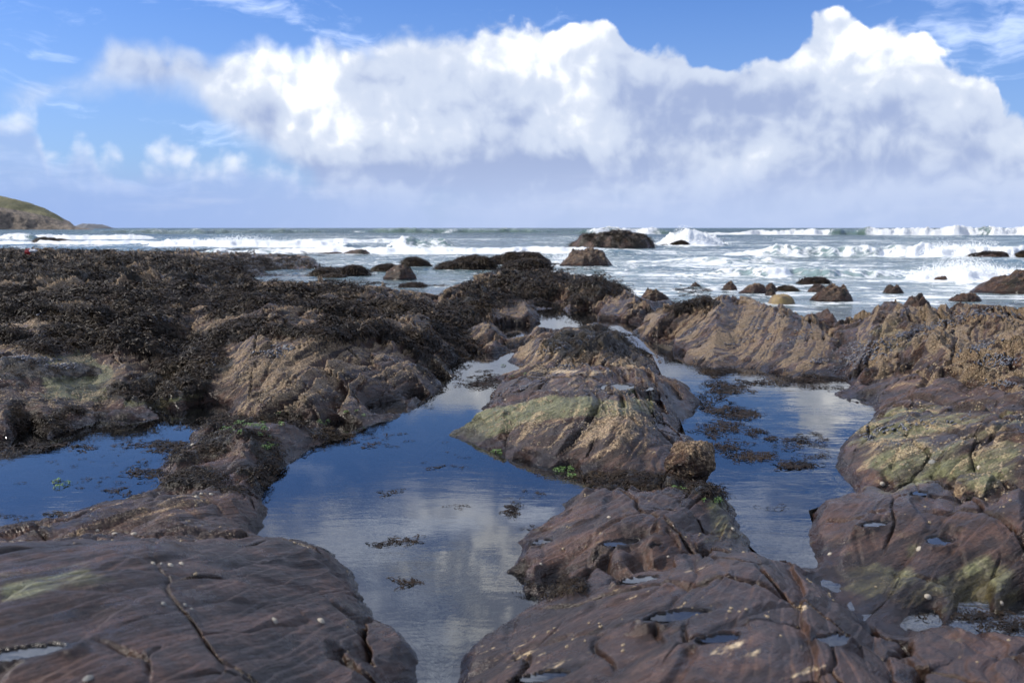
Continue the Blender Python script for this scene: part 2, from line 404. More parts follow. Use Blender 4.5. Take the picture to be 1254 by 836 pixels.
def pool_material(name, ripple, tint=(0.82, 0.88, 0.88, 1), sc=9.0, rough=0.02, foam=False):
    m = bpy.data.materials.new(name); m.use_nodes = True
    m.node_tree.nodes.clear(); N = NT(m.node_tree)
    pos = N.new('ShaderNodeNewGeometry').outputs['Position']
    st = N.v('MULTIPLY', pos, (0.6, 1.6, 1.0))
    h = N.m('ADD', N.noise(st, sc, 4.0, 0.55, dist=0.4), N.m('MULTIPLY', N.noise(st, sc * 4.5, 2.0, 0.5), 0.22))
    patch = N.ss(N.noise(pos, 1.3, 3.0, 0.5), 0.40, 0.62, 0.25, 1.0)
    nr = N.bump(N.m('MULTIPLY', N.m('MULTIPLY', h, patch), N.lin(N.v('DOT_PRODUCT', pos, (0, 1, 0)), 4.5, 7.5, 1.0, 0.3)), 1.0, ripple)
    fr = N.new('ShaderNodeFresnel'); fr.inputs['IOR'].default_value = 1.95; N.put(fr.inputs['Normal'], nr)
    g = N.new('ShaderNodeBsdfGlossy'); g.inputs['Roughness'].default_value = rough; N.put(g.inputs['Normal'], nr)
    t = N.new('ShaderNodeBsdfTransparent'); t.inputs[0].default_value = tint
    mx = N.new('ShaderNodeMixShader'); N.put(mx.inputs[0], fr.outputs[0]); N.l.new(t.outputs[0], mx.inputs[1]); N.l.new(g.outputs[0], mx.inputs[2])
    out = mx.outputs[0]
    o = N.new('ShaderNodeOutputMaterial'); N.l.new(out, o.inputs[0])
    return m

def sea_material():
    m, N, p = principled('sea_water')
    pos = N.new('ShaderNodeNewGeometry').outputs['Position']
    foam, face, near = N.attr('foam'), N.attr('face'), N.attr('near')
    sep = N.new('ShaderNodeSeparateXYZ'); N.put(sep.inputs[0], pos)
    dist = sep.outputs[1]
    # foam texture stretched along the crests, at two sizes
    w = N.noise(pos, 0.35, 3.0, 0.5, out=1)
    q = N.v('ADD', N.v('MULTIPLY', pos, (0.55, 1.0, 1.0)), N.v('SCALE', w, scale=2.2))
    f1 = N.noise(q, 0.55, 8.0, 0.66)
    f2 = N.noise(q, 3.2, 6.0, 0.65)
    lace = N.voro(N.v('ADD', q, N.v('SCALE', N.noise(q, 2.0, 3.0, 0.6, out=1), scale=0.6)), 1.3, 2.0, 0.6, 'DISTANCE_TO_EDGE')
    lf = N.ss(lace, 0.10, 0.0)
    tex = N.m('ADD', N.m('MULTIPLY', f1, 0.75), N.m('ADD', N.m('MULTIPLY', f2, 0.35), N.m('MULTIPLY', lf, 0.16)))
    fm = N.ss(N.m('ADD', foam, N.m('MULTIPLY', N.m('SUBTRACT', tex, 0.58), 2.1)), 0.40, 0.72)
    n = N.noise(pos, 0.05, 4.0, 0.6)
    c = N.mix(N.ss(n, 0.35, 0.65), (0.010, 0.034, 0.040, 1), (0.022, 0.060, 0.060, 1))
    c = N.mix(near, c, (0.065, 0.080, 0.085, 1))
    c = N.mix(N.m('MULTIPLY', face, 0.9), c, (0.075, 0.130, 0.088, 1))
    murk = N.ss(N.m('ADD', foam, N.m('MULTIPLY', N.m('SUBTRACT', f1, 0.5), 1.2)), 0.0, 0.6, 0, 0.75)
    c = N.mix(murk, c, (0.24, 0.33, 0.34, 1))
    c = N.mix(fm, c, N.mix(f2, (0.62, 0.65, 0.66, 1), (0.86, 0.87, 0.86, 1)))
    N.put(p.inputs['Base Color'], c)
    N.put(p.inputs['Roughness'], N.m('MAXIMUM', N.m('MULTIPLY', fm, 0.75), N.ss(dist, 15, 400, 0.10, 0.35)))
    p.inputs['IOR'].default_value = 1.33
    hv = N.v('MULTIPLY', pos, (0.5, 1.2, 1.0))
    h = addn(N, [(N.noise(hv, 1.6, 6.0, 0.62, dist=0.5), 1.0), (N.noise(hv, 7.0, 4.0, 0.6), 0.25), (f2, N.m('MULTIPLY', fm, 0.8))])
    N.put(p.inputs['Normal'], N.bump(h, 1.0, N.ss(dist, 15, 300, 0.16, 0.7)))
    return m

def weed_material():
    m, N, p = principled('bladder_wrack')
    pos = N.new('ShaderNodeNewGeometry').outputs['Position']
    oi = N.new('ShaderNodeObjectInfo').outputs['Random']
    n = N.noise(pos, 6.0, 4.0, 0.6)
    k = N.m('ADD', N.m('MULTIPLY', n, 0.8), N.m('MULTIPLY', N.noise(pos, 60.0, 2.0, 0.5), 0.4))
    c = N.mix(N.ss(k, 0.42, 0.78), (0.004, 0.0028, 0.002, 1), (0.026, 0.0145, 0.006, 1))
    c = N.mix(N.ss(N.noise(pos, 1.6, 4.0, 0.6), 0.50, 0.68, 0, 0.45), c, (0.050, 0.032, 0.011, 1))
    N.put(p.inputs['Base Color'], c); p.inputs['Roughness'].default_value = 0.55
    p.inputs['Specular IOR Level'].default_value = 0.16
    return m
def simple(name, col, rough=0.6, nscale=20.0, var=0.35, bump=0.005, col2=None):
    m, N, p = principled(name)
    tc = N.new('ShaderNodeTexCoord').outputs['Object']
    n = N.noise(tc, nscale, 5.0, 0.6)
    a = tuple(x * (1 - var) for x in col[:3]) + (1,); b = col2 or tuple(min(1, x * (1 + var)) for x in col[:3]) + (1,)
    N.put(p.inputs['Base Color'], N.mix(N.ss(n, 0.35, 0.65), a, b)); p.inputs['Roughness'].default_value = rough
    N.put(p.inputs['Normal'], N.bump(n, 0.6, bump))
    return m
M_ROCK = rock_material(); M_BED = bed_material(); M_SEA = sea_material(); M_WEED = weed_material()
M_POOL = pool_material('still_pool_water', 0.0007); M_CHAN = pool_material('rippled_pool_water', 0.0038, sc=7.0)
M_PUD = pool_material('puddle_water', 0.0004, (0.9, 0.92, 0.92, 1))
print('materials', round(time.time() - T0, 1))

# ================================================================== THE SHORE
# Control points: for each rock mass (pixel x, pixel y, height above the pools). Each gives one point in space.
ROCKS = {
 'A': dict(r=.12, label='large smooth brown slab with an ochre streak filling the lower left of the shore', p=[
  (0,836,.42),(150,836,.42),(300,836,.38),(400,836,.32),(450,830,.2),(0,760,.43),(120,760,.43),(250,760,.41),(350,760,.36),(425,765,.22),(0,705,.42),(120,695,.41),(250,695,.40),(370,690,.35),(428,710,.20),
  (0,668,.38),(100,668,.38),(200,664,.37),(290,668,.34),(340,662,.32),(385,664,.30),(415,674,.24),(437,692,.14),(452,722,.05),(466,752,.02)]),
 'A2': dict(r=.1, label='small pale rounded rock at the water beside the big lower left slab', p=[
  (478,764,.08),(498,772,.08),(514,796,.03),(490,800,.13),(470,830,.14),(512,836,.05),(465,790,.10)]),
 'Bq': dict(r=.5, label='low knobbly brown ridge between the left pool and the big lower left slab', p=[
  (0,640,.03),(0,655,.08),(60,634,.06),(60,655,.10),(120,628,.10),(120,655,.12),(170,616,.10),(200,608,.12),(220,640,.16),(250,607,.16),(280,602,.19),(305,608,.18),(322,620,.13),(333,634,.04),(325,645,.05),(300,650,.12),(260,650,.16),(180,650,.14),(270,625,.17),(318,656,.02),(345,657,.0)]),
 'Cw': dict(r=.4, label='weed-covered brown tongue of rock between the left pool and the middle pool', p=[
  (392,526,.06),(370,520,.10),(340,518,.13),(300,520,.10),(285,508,.07),(250,516,.05),(380,545,.03),(350,552,.05),(330,540,.12),(300,540,.14),(268,548,.10),(232,558,.07),(205,575,.04),(180,578,.02),(230,548,.02),(255,535,.03),
  (330,565,.05),(345,580,.04),(350,592,.02),(325,590,.06),(290,582,.09),(250,585,.07),(215,592,.03),(170,596,.01),(280,565,.08)]),
 'D': dict(r=.75, label='brown rock with a pale green back at the left edge above the left pool', p=[
  (0,550,.01),(60,530,.02),(115,515,.02),(0,528,.08),(60,510,.10),(125,504,.09),(190,503,.07),(0,490,.2),(60,488,.22),(130,488,.18),(180,490,.10),(0,450,.33),(60,437,.37),(110,446,.33),(138,465,.22),(0,425,.4),(70,422,.42),(120,428,.36)]),
 'D2': dict(r=.7, label='brown rock bump just left of the dark weedy hollow', p=[
  (160,452,.22),(190,450,.2),(150,432,.32),(185,425,.34),(205,470,.08),(170,478,.10),(130,410,.4)]),
 'E': dict(r=.8, label='broad humped brown rock with barnacles left of the middle pool', p=[
  (220,495,.08),(240,475,.16),(262,452,.26),(290,436,.36),(330,420,.42),(380,415,.44),(430,418,.38),(300,455,.30),(350,440,.36),(300,485,.16),(360,478,.22),(260,500,.08),(340,508,.07),(400,508,.08),(400,528,.02),(430,532,.01),(400,485,.17)]),
 'E2': dict(r=.8, label='ribbed brown rock whose right end slopes into the top of the middle pool', p=[
  (440,455,.30),(480,440,.34),(520,430,.34),(545,436,.26),(553,448,.10),(558,458,.03),(530,474,.05),(520,488,.02),(500,498,.02),(470,508,.03),(450,520,.02),(500,470,.18),(460,480,.18),(430,500,.12),(530,452,.2),(480,500,.06)]),
 'F': dict(r=.1, label='big smooth purple-brown slab with small puddles at the lower centre', p=[
  (558,836,.01),(556,812,.0),(572,780,.0),(600,762,.01),(640,742,.01),(668,730,.02),(600,800,.08),(620,836,.14),(700,836,.24),(800,836,.32),(900,836,.35),(1000,836,.35),(1070,836,.30),(1120,836,.2),
  (680,770,.13),(760,770,.22),(850,770,.30),(950,775,.33),(1030,790,.28),(1085,806,.18),(715,720,.10),(790,705,.17),(860,700,.23),(930,696,.26),(985,708,.22),(1020,730,.17),(1052,762,.12),(1080,790,.10),(800,688,.12),(860,680,.16),(925,676,.19),(965,684,.16),(740,704,.09)]),
 'G': dict(r=.25, label='low grooved brown rock pointing left into the middle pool', p=[
  (720,604,.09),(760,598,.13),(820,604,.14),(870,608,.12),(900,618,.09),(915,645,.03),(918,662,.0),(690,616,.05),(672,622,.01),(650,648,.03),(625,652,.0),(700,645,.11),(780,640,.17),(850,640,.15),(900,664,.05),(660,668,.07),(640,690,.07),(720,685,.12),(800,675,.14),(870,665,.12),(616,702,.0),(640,722,.0),(690,722,.01),(650,700,.07),(700,704,.1),(760,690,.12),(645,612,.01)]),
 'H': dict(r=.5, label='pointed brown rock with a green top and yellow barnacles in the centre', p=[(700,484,.30),(760,488,.31),(795,496,.27),(650,492,.2),(610,508,.11),(575,520,.05),(547,528,.0),(560,540,.0),(600,548,.01),(590,530,.07),(640,520,.13),(700,515,.21),(760,515,.22),(805,535,.14),(622,563,.0),(640,545,.06),(680,550,.08),(740,545,.13),(800,558,.08),(826,560,.05),(650,572,.01),(700,580,.0),(750,584,.01),(790,584,.03),(720,566,.05)]),
 'H2': dict(r=.15, label='smooth dark block leaning on the right end of the central rock', p=[
  (815,484,.26),(832,490,.24),(836,520,.14),(842,545,.02),(818,510,.2),(850,538,.0)]),
 'J': dict(r=.55, label='long brown rock with a puddle on top behind the green-topped central rock', p=[
  (596,490,.0),(610,480,.07),(640,462,.20),(690,455,.25),(740,452,.28),(790,452,.30),(812,462,.24),(650,482,.17),(700,476,.22),(750,472,.23),(795,474,.23),(625,500,.05),(600,500,.02)]),
 'J2': dict(r=.5, label='low purple rock apron running into the right channel', p=[
  (828,462,.08),(845,478,.05),(862,498,.02),(850,508,.02),(835,500,.07),(822,470,.14)]),
 'K': dict(r=.85, label='golden-crusted rock with a dark weed cap right of the upper centre', p=[
  (620,436,.08),(645,420,.16),(670,410,.22),(705,403,.28),(745,404,.26),(775,412,.20),(795,428,.08),(803,446,.03),(655,440,.15),(700,430,.24),(750,432,.22),(610,452,.05),(650,452,.14),(700,448,.2),(770,446,.14),(735,445,.20),(600,440,.02)]),
 'L': dict(r=1.0, label='tan ridge of slanting slate beds right of the centre, with mussels in its cracks', p=[
  (795,392,.26),(820,378,.32),(850,364,.42),(875,372,.36),(910,364,.46),(950,372,.42),(975,392,.32),(1000,405,.28),(800,415,.16),(850,400,.30),(900,400,.33),(950,408,.30),(800,430,.08),(830,445,.03),(860,455,.01),(870,430,.14),(920,435,.14),(980,430,.20),(930,462,.01),(980,462,.03),(1025,465,.01),(1010,445,.10),(1035,420,.25)]),
 'M': dict(r=1.0, label='ridge of slanting tan slate beds at the right edge, darker mussel lines across it', p=[
  (1040,392,.34),(1075,378,.46),(1110,372,.50),(1160,378,.50),(1210,376,.52),(1254,382,.54),(1060,410,.30),(1110,402,.42),(1170,405,.44),(1220,410,.45),(1254,420,.46),(1050,440,.16),(1100,430,.30),(1150,440,.30),(1210,450,.32),(1254,455,.36),(1060,456,.10)]),
 'N': dict(r=.45, label='flat purple-brown shelf below the slanting ridge at the right', p=[
  (1036,466,.0),(1050,474,.05),(1072,500,.0),(1060,492,.03),(1020,484,.0),(1040,482,.01),(1100,470,.18),(1160,468,.24),(1220,475,.28),(1254,480,.30),(1100,495,.12),(1170,492,.20),(1254,500,.28)]),
 'N2': dict(r=.5, label='olive-green rock with barnacles at the right above the purple slab', p=[
  (1022,548,.02),(1036,530,.06),(1060,515,.14),(1110,512,.20),(1180,510,.26),(1254,515,.32),(1030,570,.02),(1034,586,.01),(1060,560,.12),(1110,555,.20),(1180,550,.26),(1254,550,.32),(1060,586,.05),(1110,586,.10),(1180,582,.17),(1254,582,.22)]),
 'O': dict(r=.2, label='purple slab with pale green lower edge at the lower right', p=[(984,655,.0),(998,640,.04),(1005,620,.06),(1030,605,.10),(1080,594,.12),(1150,592,.17),(1254,600,.20),(995,680,.0),(1020,700,.01),(1040,650,.09),(1100,640,.13),(1180,635,.15),(1254,640,.17),(1040,690,.03),(1100,690,.06),(1180,690,.07),(1254,690,.08),(1060,720,.02),(1100,730,.03),(1160,735,.03),(1220,728,.04),(1254,722,.06),(1130,710,.06),(1020,660,.08)]),
 'P': dict(r=.15, label='smooth mauve rock in the bottom right corner', p=[
  (1100,776,.03),(1140,772,.07),(1180,778,.10),(1220,800,.14),(1254,815,.16),(1130,800,.10),(1160,836,.17),(1254,836,.18),(1190,830,.16)]),
 'Q': dict(r=.95, label='rough brown hump beyond the small middle pool', p=[
  (692,372,.16),(715,362,.24),(745,358,.28),(775,366,.24),(792,378,.14),(705,388,.02),(730,395,.01),(760,402,.0),(780,402,.04),(745,380,.16),(812,362,.12),(800,370,.1)]),
 'R': dict(r=.95, label='rock mass under dark weed behind the centre, with a bare ribbed face', p=[
  (548,362,.10),(575,348,.20),(610,338,.28),(650,335,.33),(700,337,.33),(735,346,.27),(758,358,.12),(600,372,.26),(640,372,.26),(600,400,.18),(640,395,.18),(665,390,.04),(655,402,.01),(630,408,.02),(600,425,.08),(570,440,.02),(560,418,.14),(690,365,.16),(665,378,.05),(700,352,.24),(545,395,.24),(580,432,.04)]),
 'T1': dict(r=.9, label='weed-covered reef in the middle left, its front falling to bare rock', p=[
  (300,358,.32),(350,350,.34),(400,352,.36),(450,358,.36),(500,372,.34),(540,388,.28),(350,375,.42),(400,385,.44),(450,395,.40),(500,405,.36),(530,415,.32),(300,385,.46),(340,400,.46),(255,400,.42),(240,425,.22),(555,425,.16)]),
 'T2': dict(r=.9, label='weedy reef with bare brown humps at the left', p=[
  (0,400,.48),(60,400,.48),(120,395,.48),(200,400,.44),(0,370,.52),(80,362,.52),(150,368,.50),(220,375,.48),(270,370,.44),(230,445,.04),(215,440,.12),(180,410,.42)]),
 'S1': dict(r=.9, label='far low reef of dark weed at the left, reaching to the surf', p=[
  (0,345,.52),(100,345,.52),(200,348,.48),(270,352,.36),(0,322,.45),(100,322,.45),(200,325,.40),(0,309,.36),(60,309,.36),(130,311,.32),(200,312,.30),(260,312,.26),(240,335,.36)]),
 'S2': dict(r=.9, label='low weedy point of the far reef reaching into the sea', p=[
  (300,312,.20),(340,313,.14),(370,316,.06),(388,323,-.22),(300,326,.14),(350,328,-.02),(330,335,-.26),(280,330,.2),(302,338,-.24)]),
}
WATER = [(350,560,-.16),(420,560,-.22),(480,540,-.22),(560,560,-.22),(540,600,-.25),(640,610,-.14),(700,594,-.08),(680,601,-.10),(668,612,-.08),(716,598,-.05),(640,588,-.1),(560,545,-.16),(535,535,-.16),(400,620,-.2),(480,640,-.22),(560,660,-.2),(600,690,-.12),(500,700,-.18),(520,740,-.14),(600,725,-.12),(640,732,-.08),(470,700,-.12),(490,735,-.08),(450,672,-.12),
  (545,770,-.08),(535,800,-.05),(538,836,-.05),(480,512,-.1),(520,510,-.16),(545,480,-.12),(580,455,-.12),(600,444,-.08),(575,500,-.14),(565,480,-.12),(530,530,-.16),(360,610,-.1),(350,640,-.08),(600,600,-.2),(600,575,-.1),(660,592,-.06),(620,640,-.12),
  (50,600,-.16),(50,560,-.16),(0,575,-.18),(0,615,-.10),(120,590,-.14),(150,545,-.14),(210,525,-.08),(110,550,-.14),(100,615,-.06),(165,575,-.08),(180,540,-.1),(130,528,-.07),(250,518,-.12),(220,530,-.14),(200,520,-.1),(272,512,-.07),(180,558,-.14),(190,543,-.14),(150,602,-.12),(60,622,-.1),(0,630,-.08),(110,612,-.12),(168,588,-.12),(-80,590,-.15),
  (820,438,-.04),(850,462,-.06),(880,475,-.08),(900,500,-.12),(950,485,-.12),(1000,480,-.08),(1030,500,-.06),(1050,510,-.04),(900,540,-.12),(960,530,-.12),(1010,540,-.08),(900,600,-.08),(960,600,-.12),(1000,590,-.08),(930,640,-.10),(960,665,-.1),(975,690,-.06),(880,580,-.06),(870,520,-.05),(1020,600,-.03),(940,560,-.1),(990,635,-.05),
  (1005,712,.0),(1040,742,.01),(1080,765,.01),(1140,756,-.02),(1200,754,-.05),(1254,752,-.05),(1200,768,-.04),(1254,775,-.04),
  (690,390,-.2),(712,397,-.2),(680,381,-.16),(700,400,-.18),(696,384,-.18),(672,384,-.12),(720,400,-.16),(735,403,-.12),(755,408,-.12),(775,415,-.12),(790,430,-.12),(800,440,-.1),(628,411,-.12),(655,412,-.10),(640,410,-.12),(675,405,-.1),(600,470,-.14),(585,450,-.14),(610,455,-.12),(625,444,-.10),(575,462,-.14),(560,472,-.12),(632,440,-.08),(560,500,-.16),(590,480,-.12),(815,430,-.1),(830,448,-.12),(850,475,-.12),(870,500,-.12),(862,520,-.1),(880,560,-.1),(865,545,-.08),(905,470,-.1),(940,475,-.12),(1000,492,-.12),(1030,520,-.1),(975,510,-.12),(690,735,-.04),(900,580,-.1),(1000,612,-.03)]
# open water between and beyond the reefs: (pixel x, distance, height)
SEAPTS = [(300,31,-.55),(340,28,-.5),(340,36,-.5),(400,24,-.5),(450,23,-.5),(500,22,-.5),(540,20,-.45),(420,36,-.6),(520,30,-.6),(590,32,-.6),(650,27,-.6),(700,25,-.55),(760,22,-.5),(800,19,-.5),(700,34,-.6),
  (820,15.5,-.45),(860,15.5,-.45),(900,15.5,-.45),(950,15,-.45),(985,13.6,-.42),(1015,13,-.40),(1030,15.5,-.5),(1080,14,-.45),(1130,14,-.45),(1180,14,-.45),(1254,14,-.45),(1400,14,-.45),
  (850,22,-.6),(950,22,-.6),(1050,22,-.6),(1150,22,-.6),(1254,22,-.6),(385,44,-.6),(450,48,-.7),(600,48,-.7),(800,44,-.7),(1000,44,-.7),(1254,44,-.7),(1450,30,-.7),
  (-60,58,-.6),(60,58,-.6),(150,56,-.6),(250,52,-.6),(330,50,-.6),(0,80,-1.5),(300,80,-1.5),(627,80,-1.5),(1000,80,-1.5),(1300,80,-1.5)]
EXTRA = {'A': [(-150,836,.42),(-120,700,.40)], 'Bq': [(-120,640,.02)], 'D': [(-120,500,.12),(-120,450,.3),(-80,545,.02)], 'T2': [(-150,400,.48),(-150,370,.5)], 'S1': [(-150,345,.5),(-150,322,.45),(-150,309,.4)],
  'M': [(1400,380,.54),(1400,420,.46),(1330,450,.36)], 'N': [(1360,480,.3)], 'N2': [(1360,520,.34),(1360,570,.26)], 'O': [(1360,620,.28),(1360,680,.26)], 'P': [(1400,836,.2)]}
keys = list(ROCKS)
pts, own = [], []
for k_, v in ROCKS.items():
    for q in v['p'] + EXTRA.get(k_, []): pts.append(P(*q)); own.append(keys.index(k_))
# near ground, under and beside the camera
for x_, y_, z_, k_ in [(-1.2,1.2,.40,'A'),(-2.2,1.6,.4,'A'),(-.4,1.2,.30,'A'),(.3,1.3,.28,'F'),(1.2,1.3,.34,'F'),(2.0,1.5,.3,'F'),(-.25,1.9,.02,'A2'),(0.0,0.6,.3,'F')]:
    pts.append(np.array([x_, y_, z_])); own.append(keys.index(k_))
NR = len(keys)
for q in WATER: pts.append(P(*q)); own.append(NR)
for q in SEAPTS: pts.append(B(*q)); own.append(NR)
pts = np.array(pts); own = np.array(own)
# no face steeper than about 45 degrees: slide the offending point down its own line of sight
camp = np.array([0, 0, CAMZ]); isr = (own < NR) & (pts[:, 1] > 2.0); z_start = pts[:, 2].copy()
for it in range(80):
    dxy = np.hypot(pts[:, None, 0] - pts[None, :, 0], pts[:, None, 1] - pts[None, :, 1]) + np.eye(len(pts)) * 99 + .02
    zc = np.where((pts[:, 1] < 12), np.maximum(pts[:, 2], 0.0), pts[:, 2]); dz = zc[:, None] - zc[None]
    lim = np.where(pts[:, 1] < 9, .50, .80)[:, None]; exc = np.where(dz / dxy > lim, dz - lim * dxy, 0).max(1)
    step = np.where(isr, np.minimum(exc, .02), 0)
    if step.max() < 1e-3: break
    zn = pts[:, 2] - step; tt = (zn - CAMZ) / (pts[:, 2] - CAMZ)
    pts = camp + (pts - camp) * tt[:, None]
print('relax', it, 'moved', int((z_start - pts[:, 2] > .02).sum()), round(float((z_start - pts[:, 2]).max()), 3), [(keys[own[i_]], [round(float(c_)) for c_ in proj(*pts[i_])], round(float(z_start[i_] - pts[i_, 2]), 2)) for i_ in np.argsort(pts[:, 2] - z_start)[:25]])
BS = 0.55
def warpc(x, y): return np.stack([x / y, BS * np.log(y)], -1)
U = warpc(pts[:, 0], pts[:, 1])
ker = lambda r2: np.sqrt(r2 + 0.008 ** 2)
D2 = ((U[:, None] - U[None]) ** 2).sum(-1)
n = len(pts)
Pm = np.c_[np.ones(n), U]
Amat = np.zeros((n + 3, n + 3)); Amat[:n, :n] = -ker(D2) + 0.0 * np.eye(n); Amat[:n, n:] = Pm; Amat[n:, :n] = Pm.T
Amat[:n, :n] += 0.0004 * np.eye(n)
wts = np.linalg.solve(Amat, np.r_[pts[:, 2], 0, 0, 0])
NC, NRW = 1060, 1080
ug = np.linspace(-0.66, 0.66, NC)
dg = np.exp(np.concatenate([np.linspace(math.log(1.25), math.log(34), 970)[:-1], np.linspace(math.log(34), math.log(75), NRW - 969)]))
# base surface on a coarse grid, then interpolated up
cu = np.linspace(-0.66, 0.66, 265); cb = np.linspace(math.log(1.25), math.log(75), 300)
CU, CB = np.meshgrid(cu, cb * BS)
Q = np.stack([CU.ravel(), CB.ravel()], 1); Hc = np.empty(len(Q))
for i in range(0, len(Q), 8000):
    d2 = ((Q[i:i + 8000, None] - U[None]) ** 2).sum(-1)
    Hc[i:i + 8000] = -ker(d2) @ wts[:n] + wts[n] + Q[i:i + 8000] @ wts[n + 1:]
Hc = Hc.reshape(CU.shape)
fi = (np.log(dg) - cb[0]) / (cb[1] - cb[0]); i0 = np.clip(fi.astype(int), 0, len(cb) - 2); t = (fi - i0)[:, None]
fj = (ug - cu[0]) / (cu[1] - cu[0]); j0 = np.clip(fj.astype(int), 0, len(cu) - 2); s = (fj - j0)[None]
Hb = (Hc[i0][:, j0] * (1 - s) + Hc[i0][:, j0 + 1] * s) * (1 - t) + (Hc[i0 + 1][:, j0] * (1 - s) + Hc[i0 + 1][:, j0 + 1] * s) * t
print('rbf', round(time.time() - T0, 1), Hb.min(), Hb.max())
UG, DG = np.meshgrid(ug, dg)
X = (UG * DG).astype(np.float64); Y = DG.copy()
# owners by nearest control point, with noisy borders
wx = 0.02 * fbm(UG * 22, np.log(DG) * 14, 3, 5); wy = 0.02 * fbm(UG * 22, np.log(DG) * 14, 3, 9)
QU = (UG + wx).ravel().astype(np.float32); QB = (BS * np.log(DG) + wy).ravel().astype(np.float32)
rk = own < NR
order = np.argsort(own[rk], kind='stable'); Ur = U[rk][order].astype(np.float32); orr = own[rk][order]
starts = np.searchsorted(orr, np.arange(NR))
OWN = np.empty(len(QU), np.int32); GAP = np.empty(len(QU), np.float32)
for i in range(0, len(QU), 20000):
    a = (QU[i:i + 20000, None] - Ur[None, :, 0]) ** 2; a += (QB[i:i + 20000, None] - Ur[None, :, 1]) ** 2
    mn = np.minimum.reduceat(a, starts, axis=1)
    OWN[i:i + 20000] = mn.argmin(1); pr = np.partition(mn, 1, axis=1)
    GAP[i:i + 20000] = np.sqrt(pr[:, 1]) - np.sqrt(pr[:, 0])
OWN = OWN.reshape(X.shape); GAP = GAP.reshape(X.shape)
print('owner', round(time.time() - T0, 1))
rough_of = np.array([ROCKS[k_]['r'] for k_ in keys])
RG = rough_of[OWN].astype(np.float32)
# soften roughness between neighbours
for _ in range(6):
    RG[1:-1] = (RG[:-2] + RG[1:-1] * 2 + RG[2:]) / 4; RG[:, 1:-1] = (RG[:, :-2] + RG[:, 1:-1] * 2 + RG[:, 2:]) / 4
land = sstep(Hb, -0.05, 0.05)
seaward = sstep(DG, 14, 22)
landS = sstep(Hb, -0.34, -0.22)
land = np.where(DG > 11, np.maximum(land, landS * seaward), land)
# large lumps
lump = fbm(X * 0.9, Y * 0.7, 4, 1) * 0.10 + fbm(X * 2.4, Y * 2.0, 4, 11, 0.55) * 0.060
far = sstep(DG, 6, 18)
Hd = Hb + land * lump * (0.16 + 0.42 * RG) * (0.6 + 0.8 * far)
# a small bank at every waterline
Hd = Hd + 0.022 * sstep(Hb, -0.035, 0.012) * (1 - seaward)
# fractured blocks: each has its own height and tilt, with a sharp step to the next
def blocks(cx_, cy_, seed):
    cx_ = cx_ + seed * 7.7; cy_ = cy_ + seed * 3.3
    i = np.floor(cx_).astype(np.int64); j = np.floor(cy_).astype(np.int64)
    f1 = np.full(cx_.shape, 9.0, np.float32); f2 = f1.copy(); hh = np.zeros(cx_.shape, np.float32)
    for a in (-1, 0, 1):
        for b in (-1, 0, 1):
            h = _h2(i + a, j + b); ox = cx_ - (i + a + _rv[h]); oy = cy_ - (j + b + _rv[(h * 7 + 13) & 4095])
            d = np.sqrt(ox * ox + oy * oy).astype(np.float32); m = d < f1
            v = (_rv[(h * 3 + 5) & 4095] - .5) * 1.0 + (_rv[(h * 5 + 9) & 4095] - .65) * 1.5 * ox + (_rv[(h * 11 + 3) & 4095] - .35) * 1.3 * oy
            f2 = np.where(m, f1, np.minimum(f2, d)); hh = np.where(m, v, hh); f1 = np.where(m, d, f1)
    return hh, f2 - f1
_sx = X * .90 - Y * .43 + .22 * fbm(X * .9, Y * .9, 3, 111); _sy = X * .43 + Y * .90 + .25 * fbm(X * .8, Y * .8, 3, 113)
bl1, e1 = blocks(_sx * 1.9, _sy * 0.80, 4); bl2, e2 = blocks(_sx * 5.2, _sy * 2.3, 8)
bl1 = np.clip(bl1, -.55, .6); bl2 = np.clip(bl2, -.6, .6); soft1 = sstep(e1, 0, .10); soft2 = sstep(e2, 0, .14)
landb = sstep(Hb, -0.05, 0.09); landb = np.maximum(landb, sstep(Hb, -.34, -.1) * seaward)
Hd = Hd + landb * (bl1 * (.3 + .7 * soft1) * (.014 + .085 * RG) * (1 + .4 * far) + bl2 * (.3 + .7 * soft2) * (.008 + .020 * RG) - (1 - soft1) * .012 - (1 - soft2) * .008 * RG)
# slate beds: planes that rise to the right
TH = math.radians(30); DIP = math.radians(40)
nx, ny, nz = -math.cos(TH) * math.sin(DIP), math.sin(TH) * math.sin(DIP), math.cos(DIP)
wq = fbm(X * 0.55, Y * 0.45, 3, 21) * 0.07 + fbm(X * 1.8, Y * 1.5, 3, 25) * 0.022 + fbm(X * 7, Y * 5, 2, 29) * 0.006
qA = X * nx + Y * ny + Hd * nz * 1.15
qB = X * -0.66 + Y * 0.20 + Hd * 0.70
wAB = sstep(DG, 4.2, 8.0)
q = qA * (1 - wAB) + qB * wAB + wq
def beds(q, lam, seed, sharp=0.8):
    b = np.floor(q / lam); f = (q / lam - b).astype(np.float32)
    prof = (f ** 0.6) * (1 - sstep(f, sharp, 1.0))
    a = 0.35 + 0.65 * rv1(b + seed * 131)
    a2 = 0.35 + 0.65 * rv1(b + 1 + seed * 131)
    return prof * a
strike = X * math.sin(TH) + Y * math.cos(TH)
amp_mod = 0.30 + 1.2 * sstep(fbm(X * 1.3, Y * 0.9, 4, 41), -0.25, 0.35)
D = beds(q, 0.30, 1, .88) * 0.085 + beds(q + .012 * fbm(X * 3, Y * 3, 2, 44), 0.095, 2, .85) * 0.085 + beds(q, 0.040, 3, 0.75) * 0.034
D = D * RG * amp_mod * land
D += land * RG * (fbm(X * 9, Y * 9, 4, 51, 0.6) * 0.020 + 0.5 * fbm(X * 30, Y * 30, 3, 57) * 0.012)
